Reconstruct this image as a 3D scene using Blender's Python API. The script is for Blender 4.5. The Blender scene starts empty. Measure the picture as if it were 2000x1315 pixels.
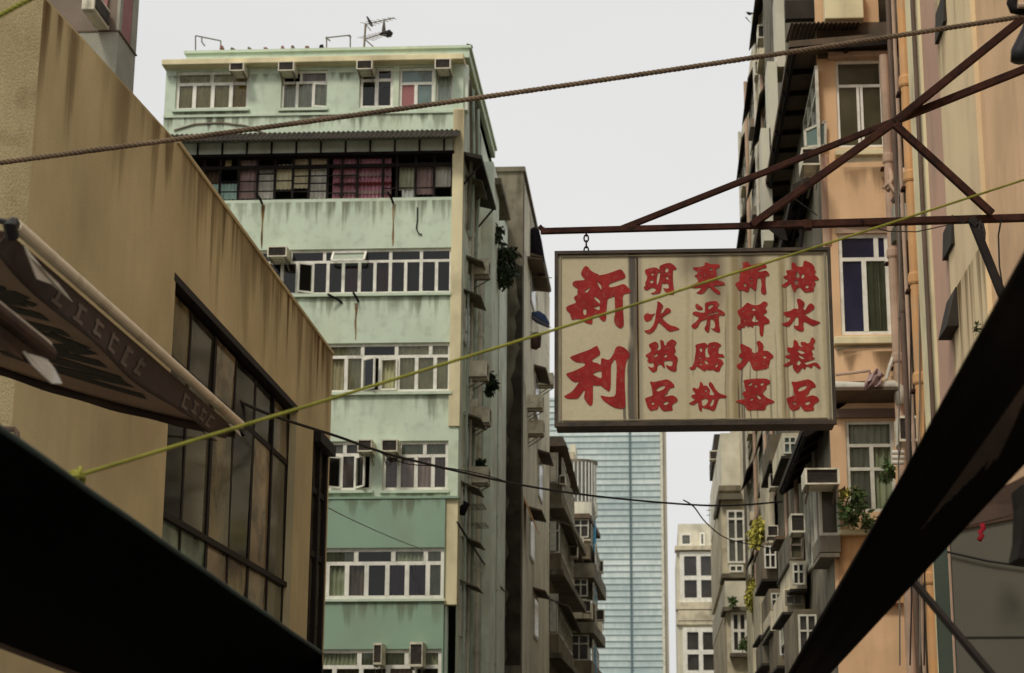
import bpy, bmesh, math, random
from mathutils import Vector, Matrix
R = math.radians
C = bpy.context.scene.collection
S = bpy.context.scene

# ------------------------------------------------------------------ camera
F, PX, PY, VX, VY = 3600.0, 1100.0, 657.5, 1290.0, 1565.0      # focal length and vanishing point of the street, in photo pixels
PITCH = math.atan((VY - PY) / F)
YAW = math.atan((VX - PX) * math.cos(PITCH) / F)
EYE = Vector((0, 0, 1.6))
fw = Vector((-math.sin(YAW) * math.cos(PITCH), math.cos(YAW) * math.cos(PITCH), math.sin(PITCH)))
rt = Vector((math.cos(YAW), math.sin(YAW), 0))
up = rt.cross(fw)
cd = bpy.data.cameras.new('camera'); cam = bpy.data.objects.new('camera', cd); C.objects.link(cam)
m3 = Matrix((rt, up, -fw)).transposed()
cam.matrix_world = Matrix.Translation(EYE) @ m3.to_4x4()
cd.sensor_width = 36.0; cd.lens = 36.0 * F / 2000.0
cd.shift_x = -(PX - 1000.0) / 2000.0
cd.clip_start = 0.1; cd.clip_end = 6000
cd.dof.use_dof = True; cd.dof.focus_distance = 17.5; cd.dof.aperture_fstop = 4.0
S.camera = cam

# ------------------------------------------------------------------ sky and sun (overcast)
SUN_EL, SUN_AZ = 50, 205          # azimuth the light comes from, clockwise from +Y (the street)
w = bpy.data.worlds.new('World'); S.world = w; w.use_nodes = True
nt = w.node_tree; nt.nodes.clear()
N = lambda t, tree=None: (tree or nt).nodes.new(t)
sky = N('ShaderNodeTexSky'); sky.sky_type = 'NISHITA'; sky.sun_disc = False
sky.sun_elevation = R(SUN_EL); sky.sun_rotation = R(SUN_AZ); sky.dust_density = 6; sky.air_density = 1.0
hs = N('ShaderNodeHueSaturation'); hs.inputs['Saturation'].default_value = 0.12
bgn = N('ShaderNodeBackground'); bgn.inputs['Strength'].default_value = 0.10
tc = N('ShaderNodeTexCoord'); nz = N('ShaderNodeTexNoise'); nz.inputs['Scale'].default_value = 2.2; nz.inputs['Detail'].default_value = 4
mp = N('ShaderNodeMapping'); mp.inputs['Scale'].default_value = (1, 1, 2.5)
cr = N('ShaderNodeValToRGB'); cr.color_ramp.elements[0].position = 0.3; cr.color_ramp.elements[1].position = 0.75
cr.color_ramp.elements[0].color = (7.5, 7.5, 7.42, 1); cr.color_ramp.elements[1].color = (8.3, 8.3, 8.2, 1)
mx = N('ShaderNodeMix'); mx.data_type = 'RGBA'; mx.inputs['Factor'].default_value = 0.86
out = N('ShaderNodeOutputWorld')
L = nt.links.new
L(sky.outputs[0], hs.inputs['Color']); L(tc.outputs['Generated'], mp.inputs[0]); L(mp.outputs[0], nz.inputs['Vector'])
L(nz.outputs['Fac'], cr.inputs[0]); L(hs.outputs[0], mx.inputs['A']); L(cr.outputs[0], mx.inputs['B'])
L(mx.outputs['Result'], bgn.inputs['Color']); L(bgn.outputs[0], out.inputs[0])
sd = bpy.data.lights.new('sun', 'SUN'); sd.energy = 1.5; sd.angle = R(10); sd.color = (1.0, 0.93, 0.82)
so = bpy.data.objects.new('sun', sd); C.objects.link(so)
az, el = R(SUN_AZ), R(SUN_EL)
so.rotation_euler = (-Vector((math.sin(az) * math.cos(el), math.cos(az) * math.cos(el), math.sin(el)))).to_track_quat('-Z', 'Y').to_euler()
so.location = (0, 0, 60)
S.view_settings.view_transform = 'Standard'; S.view_settings.look = 'None'; S.view_settings.exposure = 0.12; S.view_settings.gamma = 1.0
S.cycles.use_adaptive_sampling = True; S.cycles.use_denoising = True; S.cycles.max_bounces = 6

# ------------------------------------------------------------------ helpers
def ray(px, py):
    return fw * F + rt * (px - PX) + up * (PY - py)
def at(px, py, Y):
    d = ray(px, py); return EYE + d * (Y / d.y)
def atx(px, py, X):
    d = ray(px, py); return EYE + d * (X / d.x)
def prect(x0, y0, x1, y1, Y):
    """world X0, X1, Z0, Z1 of a photo rectangle lying on the plane Y"""
    ym = (y0 + y1) / 2; xm = (x0 + x1) / 2
    return at(x0, ym, Y).x, at(x1, ym, Y).x, at(xm, y1, Y).z, at(xm, y0, Y).z

class MB:
    def __init__(s): s.v = []; s.f = []
    def add(s, vs, fs):
        o = len(s.v); s.v += [tuple(v) for v in vs]; s.f += [tuple(i + o for i in f) for f in fs]; return s
    def quad(s, a, b, c, d): return s.add([a, b, c, d], [(0, 1, 2, 3)])
    def hexa(s, p):   # 4 points of one face, then the 4 opposite
        return s.add(p, [(0, 1, 2, 3), (7, 6, 5, 4), (0, 4, 5, 1), (1, 5, 6, 2), (2, 6, 7, 3), (3, 7, 4, 0)])
    def box(s, x0, x1, y0, y1, z0, z1):
        return s.hexa([(x0, y0, z0), (x1, y0, z0), (x1, y0, z1), (x0, y0, z1), (x0, y1, z0), (x1, y1, z0), (x1, y1, z1), (x0, y1, z1)])
    def prism(s, pts, d):
        """closed outline pts extruded by vector d"""
        n = len(pts); d = Vector(d); P = [Vector(p) for p in pts]
        return s.add(P + [p + d for p in P], [tuple(range(n)), tuple(range(2 * n - 1, n - 1, -1))] + [(i, i + n, (i + 1) % n + n, (i + 1) % n) for i in range(n)])
    def tube(s, pts, r, n=6, r2=None):
        P = [Vector(p) for p in pts]; k = len(P); vs = []; u = None
        for i, p in enumerate(P):
            t = (P[min(i + 1, k - 1)] - P[max(i - 1, 0)])
            if t.length < 1e-9: t = Vector((0, 0, 1))
            t.normalize()
            if u is None: u = t.orthogonal().normalized()
            else:
                u = (u - t * u.dot(t))
                u = u.normalized() if u.length > 1e-6 else t.orthogonal().normalized()
            q = t.cross(u); rr = r if r2 is None else r + (r2 - r) * i / (k - 1)
            if isinstance(rr, list): rr = rr[i]
            vs += [p + (u * math.cos(2 * math.pi * j / n) + q * math.sin(2 * math.pi * j / n)) * rr for j in range(n)]
        fs = [tuple(range(n - 1, -1, -1)), tuple(range((k - 1) * n, k * n))]
        for i in range(k - 1):
            for j in range(n):
                a = i * n + j; b = i * n + (j + 1) % n
                fs.append((a, b, b + n, a + n))
        return s.add(vs, fs)
    def bar(s, a, b, wd, ht, upv=(0, 0, 1)):
        a = Vector(a); b = Vector(b); t = (b - a).normalized(); q = t.cross(Vector(upv))
        if q.length < 1e-4: q = t.cross(Vector((1, 0, 0)))
        q.normalize(); n = q.cross(t)
        o = [q * (-wd / 2) + n * (-ht / 2), q * (wd / 2) + n * (-ht / 2), q * (wd / 2) + n * (ht / 2), q * (-wd / 2) + n * (ht / 2)]
        return s.hexa([a + x for x in o] + [b + x for x in o])
    def grid(s, fn, nu, nv):
        vs = [fn(i / nu, j / nv) for j in range(nv + 1) for i in range(nu + 1)]
        return s.add(vs, [(j * (nu + 1) + i, j * (nu + 1) + i + 1, (j + 1) * (nu + 1) + i + 1, (j + 1) * (nu + 1) + i) for j in range(nv) for i in range(nu)])
    def build(s, name, mat, parent=None, bevel=0, smooth=False, solid=0):
        me = bpy.data.meshes.new(name)
        bm = bmesh.new()
        V = [bm.verts.new(v) for v in s.v]
        for f in s.f:
            try: bm.faces.new([V[i] for i in f])
            except ValueError: pass
        bmesh.ops.recalc_face_normals(bm, faces=bm.faces[:])
        if bevel:
            bmesh.ops.bevel(bm, geom=[e for e in bm.edges if e.is_manifold and e.calc_face_angle(0) > 0.6], offset=bevel, segments=2, profile=0.5, affect='EDGES', clamp_overlap=True)
        if smooth:
            for f in bm.faces: f.smooth = True
        bm.to_mesh(me); bm.free()
        me.materials.append(mat)
        o = bpy.data.objects.new(name, me); C.objects.link(o)
        if solid:
            md = o.modifiers.new('thickness', 'SOLIDIFY'); md.thickness = solid; md.offset = 0
        if parent is not None:
            o.parent = parent; o.matrix_parent_inverse = Matrix.Translation(-world_loc(parent))
        return o
def world_loc(o):
    v = Vector(o.location)
    if o.parent is not None: v = v + world_loc(o.parent) + o.matrix_parent_inverse.translation
    return v
def tag(o, label=None, cat=None, group=None, kind=None):
    if label: o['label'] = label
    if cat: o['category'] = cat; o['kind'] = 'thing'
    if group: o['group'] = group
    if kind: o['kind'] = kind
    return o
def thing(name, label, cat, loc=(0, 0, 0), group=None):
    o = bpy.data.objects.new(name, None); C.objects.link(o); o.location = loc
    return tag(o, label, cat, group)

# ------------------------------------------------------------------ materials
def mat(name, col, rough=0.8, var=0.12, vs=1.5, streak=None, stain=None, metal=0.0, bump=0.15, bs=40.0, spec=0.35, grain=0.06, gs=60):
    """col with soft variation; streak=(colour, amount, scale) runs down the surface; stain=(colour, amount, scale) in patches"""
    m = bpy.data.materials.new(name); m.use_nodes = True; t = m.node_tree; t.nodes.clear(); l = t.links.new
    nn = lambda ty: t.nodes.new(ty)
    o = nn('ShaderNodeOutputMaterial'); b = nn('ShaderNodeBsdfPrincipled'); l(b.outputs[0], o.inputs[0])
    b.inputs['Roughness'].default_value = rough; b.inputs['Metallic'].default_value = metal; b.inputs['Specular IOR Level'].default_value = spec
    g = nn('ShaderNodeNewGeometry')
    def noise(scale, sx=(1, 1, 1), det=5, lo=0.35, hi=0.65):
        mpp = nn('ShaderNodeMapping'); mpp.inputs['Scale'].default_value = sx; l(g.outputs['Position'], mpp.inputs[0])
        q = nn('ShaderNodeTexNoise'); q.inputs['Scale'].default_value = scale; q.inputs['Detail'].default_value = det; l(mpp.outputs[0], q.inputs['Vector'])
        rr = nn('ShaderNodeMapRange'); rr.inputs[1].default_value = lo; rr.inputs[2].default_value = hi; l(q.outputs['Fac'], rr.inputs[0]); return rr.outputs[0], q.outputs['Fac']
    def mix(fac, a, bcol, k=1.0):
        x = nn('ShaderNodeMix'); x.data_type = 'RGBA'
        if k != 1.0:
            mu = nn('ShaderNodeMath'); mu.operation = 'MULTIPLY'; mu.inputs[1].default_value = k; l(fac, mu.inputs[0]); fac = mu.outputs[0]
        l(fac, x.inputs['Factor'])
        for inp, c in (('A', a), ('B', bcol)):
            if isinstance(c, tuple): x.inputs[inp].default_value = (*c[:3], 1)
            else: l(c, x.inputs[inp])
        return x.outputs['Result']
    c0 = tuple(max(0, x * (1 - var)) for x in col); c1 = tuple(min(1, x * (1 + var)) for x in col)
    f, _ = noise(vs); c = mix(f, c0, c1)
    if stain:
        for sc, am, ss in (stain if isinstance(stain, list) else [stain]):
            f, _ = noise(ss, det=8, lo=0.5, hi=0.68); c = mix(f, c, sc, am)
    if streak:
        for sc, am, ss in (streak if isinstance(streak, list) else [streak]):
            f, _ = noise(ss * 1.6, (1, 1, 0.10), det=7, lo=0.46, hi=0.78); f2, _ = noise(ss * .9, (1, 1, .6), det=4, lo=.38, hi=.62)
            mu = nn('ShaderNodeMath'); mu.operation = 'MULTIPLY'; l(f, mu.inputs[0]); l(f2, mu.inputs[1]); c = mix(mu.outputs[0], c, sc, am)
    if grain:
        f, _ = noise(gs, det=3, lo=0.3, hi=0.7); c = mix(f, c, tuple(x * 0.4 for x in col), grain)
    l(c, b.inputs['Base Color'])
    if bump:
        _, q = noise(bs, det=6); bu = nn('ShaderNodeBump'); bu.inputs['Strength'].default_value = bump; bu.inputs['Distance'].default_value = 0.02
        l(q, bu.inputs['Height']); l(bu.outputs[0], b.inputs['Normal'])
    return m
def glass(name, tint=(0.8, 0.85, 0.8), through=0.8, rough=0.06):
    m = bpy.data.materials.new(name); m.use_nodes = True; t = m.node_tree; t.nodes.clear(); l = t.links.new
    o = t.nodes.new('ShaderNodeOutputMaterial'); a = t.nodes.new('ShaderNodeBsdfTransparent'); a.inputs[0].default_value = (*[x * through for x in tint], 1)
    b = t.nodes.new('ShaderNodeBsdfGlossy'); b.inputs['Roughness'].default_value = rough; b.inputs[0].default_value = (0.9, 0.9, 0.9, 1)
    n = t.nodes.new('ShaderNodeTexNoise'); n.inputs['Scale'].default_value = 1.3; g = t.nodes.new('ShaderNodeNewGeometry'); l(g.outputs['Position'], n.inputs['Vector'])
    bu = t.nodes.new('ShaderNodeBump'); bu.inputs['Strength'].default_value = 0.25; bu.inputs['Distance'].default_value = 0.05; l(n.outputs['Fac'], bu.inputs['Height']); l(bu.outputs[0], b.inputs['Normal'])
    fr = t.nodes.new('ShaderNodeFresnel'); fr.inputs[0].default_value = 1.5
    x = t.nodes.new('ShaderNodeMixShader'); l(fr.outputs[0], x.inputs[0]); l(a.outputs[0], x.inputs[1]); l(b.outputs[0], x.inputs[2]); l(x.outputs[0], o.inputs[0])
    return m
DIRT = (0.10, 0.085, 0.055); DARKD = (0.035, 0.03, 0.02); RUST = (0.16, 0.055, 0.015)
M = {}
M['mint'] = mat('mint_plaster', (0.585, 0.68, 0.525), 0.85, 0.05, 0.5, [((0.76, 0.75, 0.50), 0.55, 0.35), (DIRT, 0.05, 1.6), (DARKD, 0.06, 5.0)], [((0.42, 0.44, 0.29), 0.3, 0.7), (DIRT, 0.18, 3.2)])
M['mint_low'] = mat('mint_plaster_low_shade', (0.265, 0.38, 0.275), 0.85, 0.06, 0.6, (DIRT, 0.14, 1.4), ((0.27, 0.31, 0.22), 0.5, 0.8))  # tealer paint, darkened as well to carry the shade low in the street
M['mint_side'] = mat('mint_plaster_lightened', (0.80, 0.88, 0.76), 0.85, 0.08, 0.7, [(DIRT, 0.2, 1.6), (DARKD, 0.12, 2.6)], [((0.55, 0.50, 0.35), 0.5, 0.5), (DARKD, 0.2, 1.5)])  # lightened to make up for sunlight the side wall lacks
M['cream'] = mat('cream_plaster', (0.74, 0.65, 0.40), 0.85, 0.10, 0.8, (DIRT, 0.3, 2.0), ((0.35, 0.28, 0.16), 0.4, 1.0))
M['beige'] = mat('beige_render', (0.58, 0.52, 0.315), 0.9, 0.13, 0.8, [((0.42, 0.35, 0.22), 0.30, 4.5), ((0.30, 0.23, 0.12), 0.30, 1.0), (DARKD, 0.16, 2.2)], [((0.38, 0.31, 0.18), 0.5, 0.7), ((0.62, 0.53, 0.33), 0.35, 1.4)], grain=0.18, gs=70, bump=0.12)
M['beige_rough'] = mat('pebbledash', (0.76, 0.685, 0.41), 0.95, 0.14, 1.2, ((0.2, 0.16, 0.09), 0.3, 2.0), ((0.24, 0.2, 0.12), 0.45, 3.0), grain=0.35, gs=60, bump=0.6, bs=50)
M['pink'] = mat('pink_render', (0.74, 0.485, 0.275), 0.9, 0.10, 0.7, [((0.42, 0.26, 0.13), 0.3, 1.0), (DIRT, 0.2, 2.8)], [((0.40, 0.26, 0.14), 0.25, 1.1)], grain=0.12)
M['mauve'] = mat('mauve_render', (0.55, 0.34, 0.24), 0.9, 0.10, 0.5, (DIRT, 0.3, 1.6), ((0.42, 0.34, 0.24), 0.4, 0.8), grain=0.12)
M['peach'] = mat('peach_cream_render', (0.78, 0.61, 0.36), 0.9, 0.08, 0.5, (DIRT, 0.25, 1.6), ((0.6, 0.4, 0.26), 0.3, 0.8), grain=0.12)
M['pale'] = mat('pale_render', (0.68, 0.60, 0.42), 0.9, 0.12, 0.6, [(DIRT, 0.5, 1.4), (DARKD, 0.35, 2.6)], (DIRT, 0.5, 0.9))
M['grime_shade'] = mat('sooty_shaded_concrete', (0.19, 0.165, 0.115), 0.95, 0.2, 0.7, [(DARKD, 0.8, 1.5), (DARKD, 0.6, 3.0)], [(DARKD, 0.75, 0.8), ((0.3, 0.27, 0.18), 0.3, 1.7)])
M['mould_shade'] = mat('black_mould_shade', (0.035, 0.028, 0.02), 0.95, 0.4, 1.2, (DARKD, 0.5, 2), ((0.09, 0.075, 0.05), 0.6, 1.4))
M['grey_conc'] = mat('grey_concrete', (0.18, 0.145, 0.092), 0.95, 0.3, 0.8, [(DARKD, 0.55, 2.0)], (DARKD, 0.5, 1.2))
M['white_far'] = mat('offwhite_plaster', (0.68, 0.64, 0.50), 0.9, 0.10, 0.6, (DIRT, 0.35, 1.0), ((0.36, 0.33, 0.24), 0.5, 0.7))
M['white'] = mat('white_window_paint', (0.82, 0.79, 0.68), 0.6, 0.08, 3.0, (DIRT, 0.25, 4.0), (DIRT, 0.2, 5.0), bump=0)
M['alu'] = mat('weathered_aluminium', (0.60, 0.57, 0.46), 0.5, 0.10, 3.0, (DIRT, 0.35, 4.0), (DIRT, 0.3, 5.0), metal=0, bump=0)
M['bronze'] = mat('bronze_window_frame', (0.013, 0.009, 0.007), 0.6, 0.2, 3.0, bump=0, spec=.2)
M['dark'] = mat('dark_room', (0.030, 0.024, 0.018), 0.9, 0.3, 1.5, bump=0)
M['black_steel'] = mat('dark_painted_steel', (0.014, 0.010, 0.008), 0.75, 0.3, 4.0, bump=0.1, spec=.15)
M['rust_steel'] = mat('rusty_red_steel', (0.040, 0.015, 0.010), 0.8, 0.3, 4.0, stain=[((0.08, 0.03, 0.014), 0.5, 6), ((0.012, 0.007, 0.006), 0.7, 9)], spec=.15, bump=0.3)
M['rust'] = mat('rust_run', RUST, 0.95, 0.3, 4.0, bump=0)
M['corr'] = mat('brown_corrugated_sheet', (0.11, 0.08, 0.05), 0.8, 0.25, 2.0, (DARKD, 0.5, 3), (RUST, 0.3, 2.0))
M['corr_dark'] = mat('dark_corrugated_sheet', (0.034, 0.026, 0.018), 0.85, 0.25, 2.0, (DARKD, 0.5, 3), bump=0)
M['ac'] = mat('ac_casing_enamel', (0.72, 0.66, 0.50), 0.55, 0.1, 3.0, (DIRT, 0.5, 5.0), (DIRT, 0.45, 4.0), bump=0)
M['ac_grille'] = mat('ac_grille', (0.09, 0.075, 0.06), 0.7, 0.25, 6.0, (DARKD, 0.4, 6), bump=0)
M['bracket'] = mat('galvanised_bracket', (0.22, 0.19, 0.14), 0.6, 0.2, 4.0, stain=(RUST, 0.5, 4), metal=0.3, bump=0)
M['pipe_orange'] = mat('orange_drain_pipe', (0.60, 0.32, 0.13), 0.7, 0.12, 1.5, ((0.33, 0.2, 0.1), 0.5, 3), ((0.4, 0.3, 0.2), 0.4, 2.0))
M['pipe_pink'] = mat('pink_drain_pipe', (0.48, 0.33, 0.23), 0.7, 0.12, 1.5, (DIRT, 0.4, 3), (DIRT, 0.3, 2.0))
M['pipe_brown'] = mat('brown_pipe', (0.13, 0.085, 0.06), 0.7, 0.15, 2, (DARKD, 0.4, 3))
M['pipe_mint'] = mat('mint_pipe', (0.42, 0.5, 0.42), 0.7, 0.12, 1.5, (DIRT, 0.4, 3), (DIRT, 0.3, 2.0))
M['pipe_white'] = mat('white_pipe', (0.62, 0.58, 0.48), 0.7, 0.12, 1.5, (DIRT, 0.4, 3), (DIRT, 0.4, 3.0))
M['glass'] = glass('window_glass', through=0.95); M['glass_dim'] = glass('dim_window_glass', (0.62, 0.62, 0.5), 0.55, 0.08)
def pane_mat(name, col, rough=0.18, spec=0.6): return mat(name, col, rough, 0.35, 0.9, stain=(tuple(x * 0.4 for x in col), 0.6, 1.1), bump=0, spec=spec, grain=0)
M['pane_dark'] = pane_mat('dark_glazing', (0.035, 0.03, 0.024)); M['pane_grey'] = pane_mat('grey_glazing', (0.10, 0.10, 0.08)); M['pane_teal'] = pane_mat('teal_glazing', (0.13, 0.19, 0.17))
M['pane_pale'] = pane_mat('pale_glazing', (0.30, 0.27, 0.2)); M['pane_olive'] = pane_mat('olive_glazing', (0.075, 0.065, 0.035)); M['pane_navy'] = pane_mat('navy_glazing', (0.018, 0.018, 0.045))
M['pane_green'] = pane_mat('green_glazing', (0.16, 0.20, 0.11)); M['pane_beige'] = pane_mat('beige_panel_glazing', (0.20, 0.165, 0.11))
def cloth(name, col): return mat(name, col, 0.95, 0.15, 2.5, (tuple(x * 0.5 for x in col), 0.5, 9), bump=0.1, spec=0.1)
CUR = {k: cloth('curtain_' + k, v) for k, v in dict(ochre=(0.62, 0.52, 0.27), gold=(0.52, 0.34, 0.09), grey=(0.62, 0.58, 0.50), mauve=(0.36, 0.25, 0.23), purple=(0.10, 0.05, 0.09), pink=(0.52, 0.24, 0.29), red=(0.16, 0.03, 0.03), cream=(0.78, 0.69, 0.46), beige=(0.62, 0.50, 0.33), teal=(0.40, 0.55, 0.48), white=(0.8, 0.8, 0.74), brown=(0.12, 0.08, 0.05), sage=(0.42, 0.42, 0.29)).items()}
M['leaf'] = mat('leaf_green', (0.07, 0.115, 0.03), 0.6, 0.45, 3.0, bump=0); M['leaf_y'] = mat('leaf_yellow_green', (0.40, 0.36, 0.06), 0.6, 0.5, 3.0, bump=0); M['leaf_d'] = mat('leaf_dark_green', (0.022, 0.038, 0.012), 0.6, 0.4, 3.0, bump=0)
M['stem'] = mat('plant_stem', (0.10, 0.075, 0.04), 0.8, 0.2)
M['rope'] = mat('hemp_rope', (0.17, 0.12, 0.075), 0.95, 0.3, 3.0, bump=0.4, bs=120, grain=0.3, gs=120)
M['rope_g'] = mat('yellow_green_rope', (0.26, 0.25, 0.03), 0.8, 0.3, 5.0, stain=((0.10, 0.09, 0.02), 0.6, 5), bump=0.3, bs=120)
M['cable'] = mat('black_cable', (0.012, 0.010, 0.009), 0.6, 0.2, bump=0); M['wire'] = mat('grey_wire', (0.16, 0.14, 0.11), 0.6, 0.2, bump=0)
M['tarp'] = mat('shaded_tarpaulin', (0.0015, 0.0018, 0.0020), 0.9, 0.3, 1.0, spec=0.03); M['tarp_edge'] = mat('dark_green_hem', (0.02, 0.045, 0.04), 0.6, 0.3, 3)  # near-black base puts deep shade into a dark green sheet
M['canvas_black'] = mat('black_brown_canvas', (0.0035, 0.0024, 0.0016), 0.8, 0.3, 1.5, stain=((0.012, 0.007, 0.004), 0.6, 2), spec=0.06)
M['canvas_brown'] = mat('brown_canvas', (0.06, 0.032, 0.018), 0.8, 0.3, 2, stain=((0.02, 0.012, 0.008), 0.7, 3))
M['awning'] = mat('awning_underside', (0.30, 0.20, 0.145), 0.9, 0.15, 1.5, ((0.12, 0.075, 0.05), 0.4, 2)); M['awning_ink'] = mat('awning_ink', (0.022, 0.018, 0.018), 0.9, 0.2)
M['awning_white'] = mat('offwhite_awning_cloth', (0.62, 0.57, 0.48), 0.9, 0.1, 2, (DIRT, 0.3, 3), (DIRT, 0.3, 4)); M['val'] = mat('awning_valance', (0.085, 0.062, 0.05), 0.9, 0.15, 3, (DARKD, 0.4, 5))
M['awning_bar'] = mat('cream_awning_rail', (0.74, 0.63, 0.45), 0.6, 0.15, 3, stain=((0.14, 0.09, 0.05), 0.6, 3)); M['faded'] = mat('faded_letter_paint', (0.19, 0.15, 0.12), 0.9, 0.2)
M['asphalt'] = mat('asphalt', (0.05, 0.048, 0.045), 0.9, 0.2, 1.0, stain=((0.03, 0.03, 0.03), 0.5, 2)); M['paving'] = mat('paving', (0.16, 0.15, 0.13), 0.9, 0.2, 1.5); M['paint_line'] = mat('road_paint', (0.6, 0.55, 0.2), 0.8, 0.2)
M['sign_frame'] = mat('sign_frame_metal', (0.045, 0.032, 0.02), 0.6, 0.3, 3, stain=[((0.09, 0.05, 0.025), 0.5, 5), ((0.012, 0.009, 0.006), 0.7, 7)], bump=0)
M['red'] = mat('red_sign_paint', (0.27, 0.011, 0.009), 0.6, 0.15, 5.0, ((0.15, 0.008, 0.006), 0.5, 9), stain=[((0.32, 0.03, 0.02), 0.3, 5), ((0.42, 0.24, 0.15), 0.14, 26)], spec=.2, bump=0)
M['redcloth'] = cloth('red_cloth', (0.3, 0.02, 0.03)); M['blue'] = cloth('blue_cloth', (0.06, 0.085, 0.17)); M['black_cloth'] = cloth('black_cloth', (0.012, 0.010, 0.012)); M['brown_cloth'] = cloth('brown_cloth', (0.07, 0.04, 0.035)); M['sky_blue'] = mat('bright_blue_sheet', (0.05, 0.32, 0.55), 0.6, 0.1)
M['grey_panel'] = mat('grey_sheet_panel', (0.095, 0.09, 0.066), 0.8, 0.08, 0.8, ((0.09, 0.085, 0.065), 0.4, 1.5), bump=0.05); M['green_strip'] = mat('green_edge_panel', (0.045, 0.06, 0.042), 0.7, 0.1)
M['stripe_red'] = mat('dusty_red_tile', (0.34, 0.135, 0.135), 0.7, 0.08, 2, bump=0, grain=0.3, gs=30); M['tile_grey'] = mat('grey_mosaic_tile', (0.34, 0.33, 0.26), 0.7, 0.1, 2, (DIRT, 0.3, 2), grain=0.3, gs=30); M['tile_brown'] = mat('brown_tile', (0.20, 0.15, 0.11), 0.7, 0.1, 2, grain=0.2, gs=30)
M['feather'] = mat('grey_brown_feathers', (0.10, 0.085, 0.065), 0.9, 0.3, 8, bump=0); M['feather_d'] = mat('dark_feathers', (0.02, 0.016, 0.014), 0.9, 0.3, 8, bump=0)
M['terracotta'] = mat('terracotta_debris', (0.20, 0.09, 0.06), 0.9, 0.3, 3)

def fade_mat(name, col, scale, lo=.42, hi=.68, amt=.85):
    """run of dirt: opaque where the vertical noise is dark, thinning out along the mesh attribute 'fade'"""
    m = bpy.data.materials.new(name); m.use_nodes = True; t = m.node_tree; t.nodes.clear(); l = t.links.new
    o = t.nodes.new('ShaderNodeOutputMaterial'); d = t.nodes.new('ShaderNodeBsdfDiffuse'); d.inputs[0].default_value = (*col, 1); tr = t.nodes.new('ShaderNodeBsdfTransparent'); x = t.nodes.new('ShaderNodeMixShader')
    g = t.nodes.new('ShaderNodeNewGeometry'); mp = t.nodes.new('ShaderNodeMapping'); mp.inputs['Scale'].default_value = (1, 1, .06); n = t.nodes.new('ShaderNodeTexNoise'); n.inputs['Scale'].default_value = scale; n.inputs['Detail'].default_value = 7
    l(g.outputs['Position'], mp.inputs[0]); l(mp.outputs[0], n.inputs['Vector'])
    a = t.nodes.new('ShaderNodeAttribute'); a.attribute_name = 'fade'
    s = t.nodes.new('ShaderNodeMath'); s.operation = 'MULTIPLY_ADD'; s.inputs[1].default_value = .30; l(a.outputs['Fac'], s.inputs[0]); l(n.outputs['Fac'], s.inputs[2])     # long where the noise is strong
    r = t.nodes.new('ShaderNodeMapRange'); r.interpolation_type = 'SMOOTHSTEP'; r.inputs[1].default_value = lo + .22; r.inputs[2].default_value = hi + .22; l(s.outputs[0], r.inputs[0])
    k = t.nodes.new('ShaderNodeMath'); k.operation = 'MULTIPLY'; l(r.outputs[0], k.inputs[0]); pw = t.nodes.new('ShaderNodeMath'); pw.operation = 'POWER'; pw.inputs[1].default_value = .7; l(a.outputs['Fac'], pw.inputs[0]); l(pw.outputs[0], k.inputs[1])
    k2 = t.nodes.new('ShaderNodeMath'); k2.operation = 'MULTIPLY'; k2.inputs[1].default_value = amt; n2 = t.nodes.new('ShaderNodeTexNoise'); n2.inputs['Scale'].default_value = scale * .22; n2.inputs['Detail'].default_value = 2; l(mp.outputs[0], n2.inputs['Vector']); r2 = t.nodes.new('ShaderNodeMapRange'); r2.inputs[1].default_value = .36; r2.inputs[2].default_value = .62; r2.inputs[3].default_value = .15; l(n2.outputs['Fac'], r2.inputs[0]); k3 = t.nodes.new('ShaderNodeMath'); k3.operation = 'MULTIPLY'; l(k.outputs[0], k3.inputs[0]); l(r2.outputs[0], k3.inputs[1]); l(k3.outputs[0], k2.inputs[0])
    l(k2.outputs[0], x.inputs[0]); l(tr.outputs[0], x.inputs[1]); l(d.outputs[0], x.inputs[2]); l(x.outputs[0], o.inputs[0]); return m
M['drip'] = fade_mat('grey_dirt_runs', (0.17, 0.16, 0.095), 4.6, .45, .62, .55); M['drip_rust'] = fade_mat('brown_dirt_runs', (0.15, 0.095, 0.045), 4.2, .44, .62, .75); M['drip_dark'] = fade_mat('black_dirt_runs', (0.06, 0.048, 0.03), 2.2, .44, .70, .7)
def drip(parent, a, b, length, nrm, m='drip', n=8):
    """stained strip hanging below the line a-b on a vertical wall; nrm points out of the wall"""
    a = Vector(a) + Vector(nrm) * .004; b = Vector(b) + Vector(nrm) * .004
    mb = MB().grid(lambda u, v: a.lerp(b, u) - Vector((0, 0, length * v)), 4, n)
    o = mb.build('dirt_streak', M[m], parent); at_ = o.data.attributes.new('fade', 'FLOAT', 'POINT')
    zt = max(p.co.z for p in o.data.vertices)
    lo = min(p.co.z for p in o.data.vertices)
    for i, p in enumerate(o.data.vertices):
        at_.data[i].value = 1 - max(0, min(1, ((a.z + (b.z - a.z) * ((p.co - a).dot(b - a) / (b - a).length_squared)) - p.co.z) / length))
    return o
# ------------------------------------------------------------------ ground
def struct(name, mb, m): return tag(mb.build(name, M[m]), kind='structure')
struct('ground', MB().quad((-2500, -500, -0.14), (2500, -500, -0.14), (2500, 4000, -0.14), (-2500, 4000, -0.14)), 'asphalt')
struct('road', MB().box(-2.6, 2.4, -60, 420, -0.135, -0.12), 'asphalt')
struct('pavement', MB().box(-5.5, -2.6, -60, 420, -0.13, 0.0).box(2.4, 4.0, -60, 420, -0.13, 0.0), 'paving')
ln = MB()
for k in range(60): ln.box(-0.15, -0.05, -20 + k * 4, -18 + k * 4, -0.119, -0.115)
struct('road_marking', ln, 'paint_line')

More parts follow.
